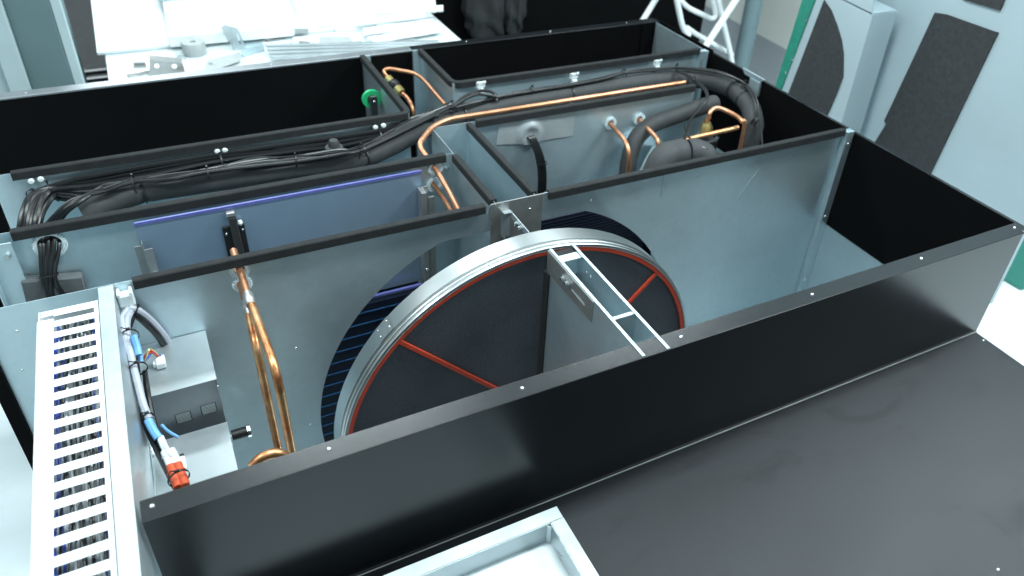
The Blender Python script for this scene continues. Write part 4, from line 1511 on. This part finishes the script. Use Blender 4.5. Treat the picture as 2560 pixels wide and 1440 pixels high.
# little brackets
def bracket(q, z, h, m, label, hole=True):
    b = MB()
    b.hexa([(p[0], p[1], z) for p in q] + [(p[0], p[1], z + .004) for p in q], .0008)
    e0, e1 = Vector((q[0][0], q[0][1], z + .005)), Vector((q[1][0], q[1][1], z + .005))
    n_ = (e1 - e0).normalized().cross(Vector((0, 0, 1))) * .003
    up = Vector((0, 0, h))
    b.hexa([e0, e1, e1 - n_, e0 - n_, e0 + up, e1 + up * .8, e1 + up * .8 - n_, e0 + up - n_])
    return solo('sheet_bracket', b, M[m], label, 'bracket', q[0], 'small sheet metal brackets')


def upright(pts, y, t, m, label, holes=(), lip=None):
    """standing sheet bracket facing the unit, outline measured on its own plane"""
    b = MB()
    b.plate([(p[0], p[2]) for p in pts], 'y', y, t, [circle(h[0], h[2], r, 14) for h, r in holes])
    if lip:
        p0, p1 = Vector(lip[0]), Vector(lip[1])
        u = Vector((0, .035, .004))
        n_ = Vector((0, 0, .003))
        b.hexa([p0, p1, p1 + u, p0 + u, p0 + n_, p1 + n_, p1 + u + n_, p0 + u + n_])
    return solo('sheet_bracket', b, M[m], label, 'bracket', pts[0], 'small sheet metal brackets')


bracket(((0.0795,2.5390,-0.2450), (0.1726,2.5622,-0.2450), (0.1794,2.6072,-0.2450), (0.0893,2.6002,-0.2450)), TZ + .001, .010, 'steel_plate', 'narrow dull steel bracket lying leftmost by the flange')
upright(((0.1544,2.5200,-0.2707), (0.1774,2.5200,-0.1773), (0.2981,2.5200,-0.2045), (0.3053,2.5200,-0.2824), (0.2419,2.5200,-0.2828), (0.2183,2.5200,-0.2456), (0.1934,2.5200,-0.2761)), 2.52, .003, 'steel_plate',
        'dull steel angle bracket with holes, near the tape roll', (((0.1987,2.5200,-0.2060), .010), ((0.2646,2.5200,-0.2161), .011)), ((0.1778,2.5190,-0.1752), (0.2984,2.5190,-0.2024)))
bracket(((0.2611,2.4722,-0.2400), (0.3633,2.4741,-0.2400), (0.3175,2.5563,-0.2400), (0.2879,2.5472,-0.2400)), TZ + .001, .012, 'steel_plate', 'small dull bracket between the angle bracket and the strip bracket')
b = MB()
q = [(0.3609,2.4478,-0.2350), (0.5303,2.5492,-0.2350), (0.5479,2.6562,-0.2350), (0.4051,2.6014,-0.2350)]
hx = (0.4047,2.5618,-0.2350)
b.plate([(p[0], p[1]) for p in q], 'z', TZ + .012, .003, [circle(hx[0] + .004, hx[1] - .006, .010, 16)])
solo('sheet_bracket', b, M['tapegrey'], 'flat grey strip bracket with an oval hole below the tape roll', 'bracket', q[0], 'small sheet metal brackets')
sl0, sl1 = (0.5560,2.7200,-0.1742), (0.5617,2.7200,-0.2252)
b = MB()
q = [(0.5331,2.7200,-0.2616), (0.5868,2.7200,-0.2546), (0.5621,2.7200,-0.1472), (0.5296,2.7200,-0.1366)]
b.plate([(p[0], p[2]) for p in q], 'y', 2.72, .003, [[(sl0[0] - .003, sl0[2]), (sl0[0] + .004, sl0[2]), (sl1[0] + .004, sl1[2]), (sl1[0] - .003, sl1[2])]])
q2_ = [(0.5336,2.7250,-0.2634), (0.4988,2.8000,-0.1668), (0.5149,2.8000,-0.1536), (0.5301,2.7250,-0.1382)]
b.hexa([q2_[0], q2_[1], q2_[2], q2_[3]] + [tuple(Vector(p) + Vector((.001, .003, .001))) for p in q2_])
solo('sheet_bracket', b, M['galv_bright'], 'upright bright bracket with a slot, in front of the big white cover', 'bracket', q[0], 'small sheet metal brackets')
bracket(((0.5517,2.6232,-0.2200), (0.6577,2.6735,-0.2200), (0.6684,2.8272,-0.2200), (0.5996,2.8262,-0.2200)), TZ + .002, .03, 'galv', 'bluish galvanised bracket beside the upright slotted one')
bracket(((0.5360,2.4829,-0.2350), (0.5958,2.5371,-0.2350), (0.5958,2.6141,-0.2350), (0.5495,2.6037,-0.2350)), TZ + .001, .02, 'whitebox', 'small white bracket at the edge of the flange')
bracket(((0.9015,2.6370,-0.2350), (1.0634,2.6066,-0.2350), (1.0641,2.7339,-0.2350), (0.9317,2.7762,-0.2350)), TZ + .001, .006, 'tapegrey', 'wide grey sheet bracket lying behind the flat bars')
bracket(((0.8233,2.7992,-0.2350), (0.8857,2.7910,-0.2350), (0.8888,2.8375,-0.2350), (0.8400,2.8411,-0.2350)), TZ + .022, .02, 'tapegrey', 'tiny grey bracket in the middle of the table')
slab('white_block', [(0.7914,2.6953,-0.2350), (0.8857,2.6871,-0.2350), (0.9009,2.7510,-0.2350), (0.8051,2.7587,-0.2350)], TZ + .001, .02, 'whitebox', 'small white block under the tiny grey bracket', 'block')

# loose offcuts strewn over the near half of the table
OFFCUT = ('long narrow offcut just behind the left end of the four metal bars', 'short angled offcut lying against the four metal bars', 'small offcut turned askew below the right corner of the big white cover',
          'small offcut right of the tiny grey bracket', 'square little offcut behind the wide grey sheet bracket', 'thin offcut next to the bluish galvanised bracket', 'slim offcut beside the flat strip bracket with the oval hole',
          'little square offcut between the angle bracket and the tape roll', 'long thin offcut in front of the wide grey sheet bracket', 'longest thin offcut in front of the lowest white profile',
          'offcut tucked under the left end of the white profiles', 'slim offcut lying alone left of the angle bracket')
for k, (px, c_, w_, d_, rz) in enumerate(((690, (0.7328,2.8034,-0.2500), .09, .018, .2), (760, (0.8333,2.6692,-0.2500), .05, .03, -.5), (705, (0.7769,2.8826,-0.2500), .06, .02, .9), (815, (0.9822,2.8533,-0.2500), .07, .025, .1), (860, (1.0736,2.8612,-0.2500), .03, .03, .6), (655, (0.6804,2.8665,-0.2500), .05, .012, -.9),
                             (540, (0.4277,2.5454,-0.2500), .06, .014, .5), (455, (0.3059,2.6860,-0.2500), .03, .02, .3), (880, (1.0413,2.6008,-0.2500), .10, .016, -.1), (1010, (1.2817,2.5559,-0.2500), .12, .014, .15), (960, (1.2252,2.6911,-0.2500), .06, .02, .4), (350, (0.1345,2.6455,-0.2500), .05, .012, -.3))):
    b = MB()
    h_ = .003 + .004 * ((px // 5) % 3)
    b.box((-w_ / 2, -d_ / 2, 0), (w_ / 2, d_ / 2, h_), .0008)
    b.box((-w_ / 2, d_ / 2 - .002, h_ + .0001), (w_ / 2, d_ / 2, h_ + .012), .0004)
    o = b.build('metal_offcut', M[('tapegrey', 'galv_box', 'steel_plate', 'galv_bright')[(px // 7) % 4]], None)
    o.location = (c_[0], c_[1], TZ + .0015)
    o.rotation_euler = (0, 0, rz)
    tag(o, OFFCUT[k], 'offcut', 'loose offcuts on the work table')

# grey-green cabinet at the top left
CB = thing('equipment_cabinet', 'tall grey green equipment cabinet behind the left end of the unit', 'cabinet', (-.2, 2.6, FZ))
yq = 2.40
q0, q1 = (-0.2457,2.4000,-0.2027), (-0.1047,2.4000,-0.1996)
b = MB()
b.box((q0[0], yq, FZ), (q1[0], yq + .7, 1.2), .003)
b.build('body', M['cabinet'], CB)
b = MB()
w0 = (-0.2945,2.3700,-0.1836)
b.box((w0[0] - .02, yq - .03, FZ), (q0[0] - .001, yq + .72, 1.2), .003)
b.box((w0[0] - .25, yq - .002, FZ), (w0[0] - .021, yq + .72, 1.2), .003)
b.build('side_frame', M['cabinet_edge'], CB)
b = MB()
b.box((q1[0] + .001, yq + .004, FZ), (q1[0] + .035, yq + .06, 1.2), .003)
b.build('door_edge', M['cabinet_edge'], CB)
b = MB()
b.box((w0[0] - .022, yq - .034, .05), (w0[0] - .002, yq - .0305, .07), .001)
b.build('latch', M['blackplastic'], CB)

# black storage rack in the gap between cabinet and table
RK = thing('wire_rack', 'black slatted rack in the gap between the cabinet and the white table', 'rack', (-.03, 3.3, FZ))
for k in range(9):
    y = 2.72 + .11 * k
    MB().box((-.16, y, -.62), (.05, y + .030, -.60)).build('slat', M['greyboard'] if k in (4, 5, 6) else M['blackplastic'], RK)
for x in (-.155, .04):
    MB().box((x, 2.70, FZ + .009), (x + .015, 2.715, -.621)).build('leg', M['blackplastic'], RK)
    MB().box((x, 3.70, FZ + .009), (x + .015, 3.715, -.621)).build('leg', M['blackplastic'], RK)

# black machine housing behind the right half
BK = thing('black_housing', 'big matt black machine housing in the dark behind the back bay', 'housing', (2.6, 3.5, FZ))
b = MB()
b.box((1.66, 3.25, FZ + .009), (3.66, 4.2, .9), .004)
b.build('body', M['lining'], BK)
for k, (pc, label) in enumerate((((1.9925,3.2000,-0.3322), 'rumpled black sack hanging in the dark behind the table end'), ((2.1688,3.1900,-0.3333), 'narrow black sack hanging beside the rumpled one'))):
    b = MB()
    bmesh.ops.create_icosphere(b.bm, subdivisions=4, radius=1)
    for v in b.bm.verts:
        n_ = v.co.copy()
        f = 1 + .10 * math.sin(7 * n_.x + 3 * n_.z + k) + .07 * math.sin(13 * n_.z + 5 * n_.x) + .05 * math.sin(21 * n_.x - 4 * n_.z + k)
        v.co = Vector((n_.x * (.15, .07)[k] * f, n_.y * .06 * f, (n_.z * (.22, .20)[k] if n_.z < 0 else n_.z * .55) * f)) + Vector(pc)
    solo('sack', b, M['sack'], label, 'sack', pc)

# white tube frame
TF = thing('tube_frame', 'white enamelled tube frame of a trolley behind the back right corner', 'tube frame', (3.2135,2.6000,-0.4545))
def ft(pts, r=.017, down=False, up=False):
    pts = [Vector(p) for p in pts]
    if up:
        d = (pts[0] - pts[1]).normalized()
        pts.insert(0, pts[0] + d * .45)
    if down:
        d = (pts[-1] - pts[-2]).normalized()
        pts.append(pts[-1] + d * ((FZ + .02 - pts[-1].z) / d.z))
    MB().tube(pts, r, 12, len(pts) > 2).build('tube', M['whitetube'], TF, 60)


ft([(3.2653,2.4500,-0.0629), (3.2032,2.4500,-0.1696), (3.0412,2.4500,-0.4271), (2.9834,2.4500,-0.5211)], .019, True, True)
ft([(2.9138,2.7500,-0.1522), (2.8584,2.7500,-0.2396), (2.7936,2.7500,-0.3438), (2.7575,2.7500,-0.4022)], .017, True, True)
ft([(2.9009,2.6200,-0.1485), (2.9507,2.6200,-0.2667), (2.9980,2.6200,-0.3654), (3.0480,2.6200,-0.4139)], .017, False, True)
ft([(3.0495,2.6600,-0.3789), (3.1332,2.6600,-0.4290), (3.2696,2.6600,-0.5013), (3.4490,2.6600,-0.5993)], .015)
ft([(3.1782,2.6000,-0.1654), (3.2298,2.6000,-0.2629), (3.2983,2.6000,-0.4020), (3.3796,2.6000,-0.5617), (3.4219,2.6000,-0.6579)], .017, True, True)
ft([(3.0055,2.7000,-0.2260), (3.0793,2.7000,-0.2795), (3.2027,2.7000,-0.3342), (3.2625,2.7000,-0.3594), (3.2902,2.7000,-0.3474), (3.2728,2.7000,-0.2971), (3.2320,2.7000,-0.2218)], .015)

# post
p = (4.5185,3.6947,-1.3000)
pt = (3.8587,3.0000,-0.6563)
b = MB()
b.cyl((pt[0], 3.0, FZ), (pt[0], 3.0, 1.2), .058, 28)
b.lathe([(.0581, 0), (.085, 0), (.085, .012), (.0581, .014)], (pt[0], 3.0, FZ + .001), 'z', 28)
solo('post', b, M['post'], 'round grey blue steel post standing right of the white tube frame', 'post', (pt[0], 3.0, FZ))

# pale board partition behind the post
p0, p1 = (4.2575,3.6000,-0.6592), (5.0960,3.6000,-0.7354)
pa, pb = (4.5119,3.6000,-0.9778), (4.8815,3.6000,-1.1572)
BW = thing('board_partition', 'pale beige board partition with grey skirting beyond the post', 'partition', (p1[0], 3.6, FZ))
d = (Vector(pb) - Vector(pa))
q0 = Vector((4.2769,3.6000,-0.8484))
# wall turned towards the viewer: its lower edge follows the photographed skirting
e0 = Vector((4.6120,3.6903,-1.1500))
e1 = Vector((4.5892,3.2496,-1.1500))
dr = (e1 - e0)
dr.z = 0
dr.normalize()
nn = Vector((dr.y, -dr.x, 0))
A = Vector((e0.x, e0.y, 0)) - dr * 1.0
B_ = Vector((e0.x, e0.y, 0)) + dr * 1.9
hz = (4.5210,3.6000,-0.9657)
def wallpiece(z0, z1, off, m, name):
    b = MB()
    o = nn * off
    q = [A + o, B_ + o, B_ + o - nn * .03, A + o - nn * .03]
    b.hexa([(v.x, v.y, z0) for v in q] + [(v.x, v.y, z1) for v in q])
    b.build(name, M[m], BW)


wallpiece(-.93, 1.5, 0, 'beige', 'board')
wallpiece(FZ + .001, -.932, .004, 'greyboard', 'skirting')

# green edged strip and folded panel with dark half-round pad
PX = 2.60
FPn = thing('folded_panel', 'leaning galvanised folded panel with a dark half round felt pad', 'panel', (PX, 1.2, FZ))
f = lambda px, py: None
qa, qb = (2.6000,1.3065,0.2182), (2.6000,1.3694,-0.1917)
ga, gb = (2.6000,1.3735,0.1985), (2.6000,1.4090,-0.1945)
ra, rb = (2.6000,1.0214,0.2471), (2.6000,1.0187,-0.2023)
def ext(a, b_, t):
    return tuple(a[i] + (b_[i] - a[i]) * t for i in range(3))


def lean(a, b_, z):
    t = (z - a[2]) / (b_[2] - a[2])
    return ext(a, b_, t)


gl0, gl1 = lean(ga, gb, -.75), lean(ga, gb, .9)
qr0, qr1 = lean(qa, qb, -.75), lean(qa, qb, .9)
rr0, rr1 = lean(ra, rb, -.75), ra
b = MB()
b.hexa([(PX, rr0[1], -.75), (PX, qr0[1], -.75), (PX + .004, qr0[1], -.75), (PX + .004, rr0[1], -.75),
        (PX, ra[1], ra[2]), (PX, qr1[1], .9), (PX + .004, qr1[1], .9), (PX + .004, ra[1], ra[2])])
b.build('face', M['bluepanel'], FPn)
sA, sB = (2.7200,1.0144,0.2455), (2.7200,1.0076,-0.2482)
b = MB()
b.hexa([(PX, rr0[1] - .004, -.75), (PX, rr0[1], -.75), (PX + .13, rr0[1], -.75), (PX + .13, rr0[1] - .004, -.75),
        (PX, ra[1] - .004, ra[2]), (PX, ra[1], ra[2]), (PX + .13, ra[1], ra[2]), (PX + .13, ra[1] - .004, ra[2])])
tA = (2.6000,1.2762,0.2586)
b.build('side_fold', M['bluepanel'], FPn)
tl = (2.6000,1.2732,0.2626)
b = MB()
b.hexa([(PX, ra[1], ra[2] + .001), (PX, tl[1], tl[2]), (PX + .13, tl[1], tl[2]), (PX + .13, ra[1], ra[2] + .001),
        (PX, ra[1], ra[2] + .005), (PX, tl[1], tl[2] + .004), (PX + .13, tl[1], tl[2] + .004), (PX + .13, ra[1], ra[2] + .005)])
b.build('top_fold', M['bluepanel'], FPn)
oc = [(2.5970,1.2611,0.2318), (2.5970,1.2144,0.2064), (2.5970,1.1653,0.1616), (2.5970,1.1246,0.1160), (2.5970,1.0964,0.0693), (2.5970,1.0669,-0.0153), (2.5970,1.0754,-0.0985), (2.5970,1.0904,-0.1926), (2.5970,1.1067,-0.3284), (2.5970,1.3358,-0.3194), (2.5970,1.3244,-0.1861), (2.5970,1.3027,-0.0481), (2.5970,1.2749,0.1393)]
b = MB()
b.plate([(p[1], p[2]) for p in oc], 'x', PX - .006, .005)
b.build('felt_pad', M['darkpad'], FPn)
b = MB()
b.hexa([(PX - .006, qr0[1] + .002, -.75), (PX - .006, gl0[1], -.75), (PX + .02, gl0[1], -.75), (PX + .02, qr0[1] + .002, -.75),
        (PX - .006, qr1[1] + .002, .9), (PX - .006, gl1[1], .9), (PX + .02, gl1[1], .9), (PX + .02, qr1[1] + .002, .9)])
gs = solo('green_strip', b, M['palegreen'], 'narrow green strip standing along the left edge of the folded panel', 'strip', (PX, gl0[1], -.75))
for q in ((2.5900,1.3262,0.1286), (2.5900,1.3495,-0.0468), (2.5900,1.3677,-0.1108)):
    inst('screw', SCREW, gs, (PX - .006, q[1], q[2]), RXN)

# big pale blue casing panel on the right with dark foam strips
BP = thing('pale_casing', 'big pale blue sheet casing standing on the right with dark felt strips', 'casing', (2.8, 1.2, FZ))
PB = 2.80
b = MB()
b.box((PB, .285, -.66), (PB + .04, 1.45, 1.3), .003)
b.build('sheet', M['bluepanel'], BP)
c = [(2.7970,0.9072,0.2719), (2.7970,0.8582,0.2806), (2.7970,0.8198,0.2808), (2.7970,0.7355,0.2816), (2.7970,0.6440,0.2831), (2.7970,0.6925,-0.3061), (2.7970,0.7047,-0.4426), (2.7970,0.9983,-0.4670), (2.7970,0.9786,-0.2960), (2.7970,0.9535,-0.2005), (2.7970,0.9674,-0.1923)]
b = MB()
b.plate([(p[1], p[2]) for p in c], 'x', PB - .008, .007)
b.build('felt_strip', M['darkpad'], BP)
c = [(2.7970,0.8161,0.3481), (2.7970,0.6674,0.3535), (2.7970,0.6644,0.4433), (2.7970,0.8159,0.4291)]
b = MB()
b.plate([(p[1], p[2]) for p in c], 'x', PB - .008, .007)
b.build('felt_strip', M['darkpad'], BP)
b = MB()
b.box((PB - .02, .40, FZ + .001), (PB + .06, .46, -.661))
b.build('foot', M['bluepanel'], BP)
b = MB()
b.box((PB - .02, 1.30, FZ + .001), (PB + .06, 1.36, -.661))
b.build('foot', M['bluepanel'], BP)

# teal bin on the floor at the far right
g0, g1 = (4.0543,0.8681,-1.3000), (4.0604,0.7452,-1.3000)
d = Vector((g1[0] - g0[0], g1[1] - g0[1], 0)).normalized()
n_ = Vector((-d.y, d.x, 0))
if n_.x < 0:
    n_ = -n_
o = Vector((g0[0], g0[1], 0)) - d * .25
b = MB()
L_ = (Vector(g1) - Vector(g0)).length + .25
q = [o, o + d * L_, o + d * L_ + n_ * .5, o + n_ * .5]
qt = [o - d * .03 - n_ * .03, o + d * (L_ + .03) - n_ * .03, o + d * (L_ + .03) + n_ * .53, o - d * .03 + n_ * .53]
b.hexa([(v.x, v.y, FZ + .001) for v in q] + [(v.x, v.y, FZ + .5) for v in qt], .01)
b.hexa([(v.x, v.y, FZ + .501) for v in [w + (w - (o + d * L_ * .5 + n_ * .25)) * .03 for w in qt]] + [(v.x, v.y, FZ + .53) for v in [w + (w - (o + d * L_ * .5 + n_ * .25)) * .03 for w in qt]], .006)
solo('plastic_bin', b, M['teal'], 'teal plastic bin standing on the white floor at the far right', 'bin', (g0[0], g0[1], FZ))
